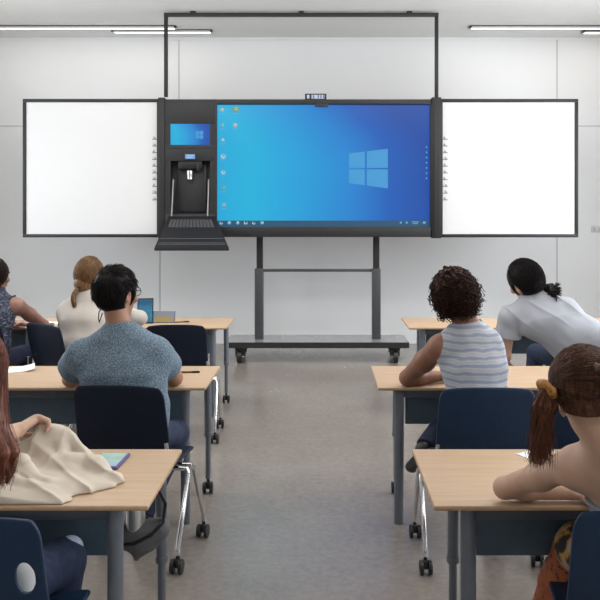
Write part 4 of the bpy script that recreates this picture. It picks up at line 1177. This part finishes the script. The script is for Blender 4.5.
f.ell(kn + Vector((.012, .012, .026)), (.05, .05, .048), None, .01); f.disp(.006, 60, 3)
f.mesh('ripped_knee', plain('pale_denim_lining', (.40, .44, .58), .9, var=.15, scale=40), p.e, p.root)
rg = random.Random(18); f = p.hairgrid([Vector((-1.2, 2.3, .88)), Vector((-.88, 2.3, .88))], h=.004, pad=.05)
p.cap(f, .007, None, (.085, .09, .12), (0, .118, -.05), ears=False)
for i in range(64):
    a = -2.5 + 5.0 * i / 63; d = Vector((math.sin(a), -math.cos(a) * .9, .02)); n_ = rg.uniform(-.03, .03)
    if d.y > .30: continue
    t1 = p.hd(d.x * .105, -.02 + d.y * .10, -.12); t2 = p.hd(d.x * .135 + .018 * math.sin(i), -.02 + d.y * .11, -.21 + n_ * .4); t3 = p.hd(d.x * .132 + .022 * math.sin(i * 1.7), -.01 + d.y * .11, -.285 + n_)
    f.chain([p.scalp(d, .008), t1, t2, t3], [.004, .012, .013, .006], .012)
    p.flow(f, (0, .25, 1), d, .014, .018, .011, .011, 7, 42, tail=[t1, t2, t3], wave=.006)
f.mesh('hair', M['hair_auburn'], p.e, p.root, p.st)

# ---- 7: bare shoulders, chestnut updo with ponytail, right foreground
p = Person((.88, 2.3), 'bare-shouldered person with a chestnut ponytail leaning an elbow on the right foreground desk',
    hip=(.99, 2.30, .545), chest=(.915, 2.20, .85), neck=(.80, 2.17, 1.03), head=(.742, 2.20, 1.155), head_rot=(-4, -14, -10), hs=1.02, bulk=1.06, trap=.046, bow=(.02, -.035, .02),
    shL=(.725, 2.27, .945), shR=(1.03, 2.09, .955), elL=(.588, 2.545, .785), elR=(1.12, 2.40, .79), wrL=(.81, 2.545, .772), wrR=(.96, 2.60, .775),
    knL=(.86, 2.66, .545), knR=(1.13, 2.68, .57), anL=(.775, 2.88, .10), anR=(1.0, 2.75, .10), h=.005)
p.body(M['skin_peach'], thin=.92); p.face(M['hair_chestnut'])
p.top('strapless_bodice', M['strapless'], sleeve=0, infl=.010, sh=.6, wr=.002, hem=((0, 0, .52), (0, 0, -1)), low=((.87, 2.12, .842), (0, -.1, 1)), seed=6)
p.trousers(M['rust_print'], infl=.016); p.shoes(M['shoe'])
# floral skirt panel lying over the near thigh
f = SDF((.58, 2.18, .46), (1.15, 2.72, .74), .006)
f.cone((.95, 2.28, .585), (.845, 2.58, .575), .11, .085, .03); f.cone((1.06, 2.28, .58), (1.08, 2.55, .60), .115, .09, .03); f.disp(.005, 30, 5); f.cut((0, 0, .50), (0, 0, -1))
f.mesh('floral_skirt', M['floral'], p.e, p.root)
rg = random.Random(41); G = Vector((-.93, -.28, .26)); gp = p.scalp(G, .03)
f = p.hairgrid([p.hd(-.16, -.02, -.32), p.hd(.10, -.16, -.1)], h=.0032, pad=.04)
p.cap(f, .012, -.036, (.085, .085, .105), (0, .12, -.045), ears=True)
for d in fib(380):
    if not hairy(d, -.24): continue
    if d.x > .25 and d.z < .35 and d.y < .1: g = Vector((.45, -.85, -.15))
    else: g = G
    p.flow(f, d, g, .013, .026 if g is G else .019, .0085, .005, 10, 16)
# twisted roll at the nape
for i in range(3):
    P = []
    for j in range(22):
        u = j / 21; a = 2 * PI * i / 3 + u * 11; dd = Vector((.10, -.95, .32)).lerp(Vector((.34, -.85, -.50)), u)
        q = p.scalp(dd, .022); ax = (p.R @ dd).normalized(); w = (p.R @ Vector((.5, .3, -.6))).normalized(); w = (w - ax * w.dot(ax)).normalized(); P.append(q + ax * math.cos(a) * .013 + (p.R @ Vector((0, 0, 1))) * math.sin(a) * .016)
    f.chain(P, [.012] * 22, .002)
    for k in range(60):
        o = [rg.gauss(0, 1) for _ in range(3)]; o = Vector(o).normalized() * .0125; p.strand([x + o for x in P])
for i in range(5):
    c0 = p.scalp((.32 + i * .06, -.85, .15 - i * .13), .016); u = p.R @ Vector((.7, .5, 0)); w = p.R @ Vector((0, 0, 1))
    P = [c0 + u * .026 * math.cos(a) + w * .026 * math.sin(a) for a in [k * PI / 7 for k in range(12)]]
    f.chain(P, [.009] * 12, .002)
    for k in range(40):
        o = Vector([rg.gauss(0, 1) for _ in range(3)]).normalized() * .0095; p.strand([x + o for x in P])
f.mesh('hair', M['hair_chestnut'], p.e, p.root, p.st)
f = p.grid([gp, Vector((gp.x - .06, gp.y, .86))], .07, .0032)
g2 = gp + (p.R @ Vector((-.014, -.006, -.016)))
pt = []; midp = Vector(at(542, 412, 2.19)); lo_ = [Vector(at(540, 440, 2.2)), Vector(at(553, 452, 2.2))]
for i in range(30):
    a = i * 2.4; r = .020 * math.sqrt((i + .5) / 30); e = Vector(at(rg.uniform(531, 550), rg.uniform(452, 467), 2.20 + rg.uniform(-.015, .015)))
    o = Vector((math.cos(a) * r, math.sin(a) * r, 0)); mm = midp.lerp(e, .15) + o * 1.1; m3 = midp.lerp(e, .55) + o * .8
    C = [g2 + o * .5, g2.lerp(mm, .5) + o * 1.05, mm, m3, e]; f.chain(C, [.005, .006, .005, .003, .0015], .002)
    for k in range(22):
        o2 = Vector([rg.gauss(0, .005) for _ in range(3)]); pt.append((smooth_path([x + o2 * (.5 + .25 * j) for j, x in enumerate(C)]), .0011, .0004))
f.mesh('ponytail', M['hair_copper'], p.e, p.root, pt)
# scrunchie
f = p.grid([g2], .07, .0032)
nx = (p.R @ Vector((-.8, -.25, -.5))).normalized(); u = nx.orthogonal().normalized(); w = nx.cross(u)
for i in range(9):
    a = i * 2 * PI / 9; c0 = g2 + nx * .004 + (u * math.cos(a) + w * math.sin(a)) * .021; r = .0125 + .002 * math.sin(i * 2.2); f.ell(c0, (r, r, r), None, .004)
f.disp(.0015, 120, 4); f.mesh('scrunchie', M['amber'], p.e, p.root)
# ------------------------------------------------------------------ camera and view
cam = bpy.data.cameras.new('camera'); co = bpy.data.objects.new('camera', cam); COL.objects.link(co)
co.location = (0, 0, CAMZ); co.rotation_euler = (PI / 2, 0, 0)
cam.sensor_width = 36; cam.lens = FPX / 600 * 36; cam.shift_x = (300 - VX) / 600; cam.shift_y = -(300 - VY) / 600
S.camera = co
S.view_settings.view_transform = 'Standard'; S.view_settings.look = 'None'; S.view_settings.gamma = 1; S.view_settings.use_curve_mapping = False
S.view_settings.exposure = -0.13
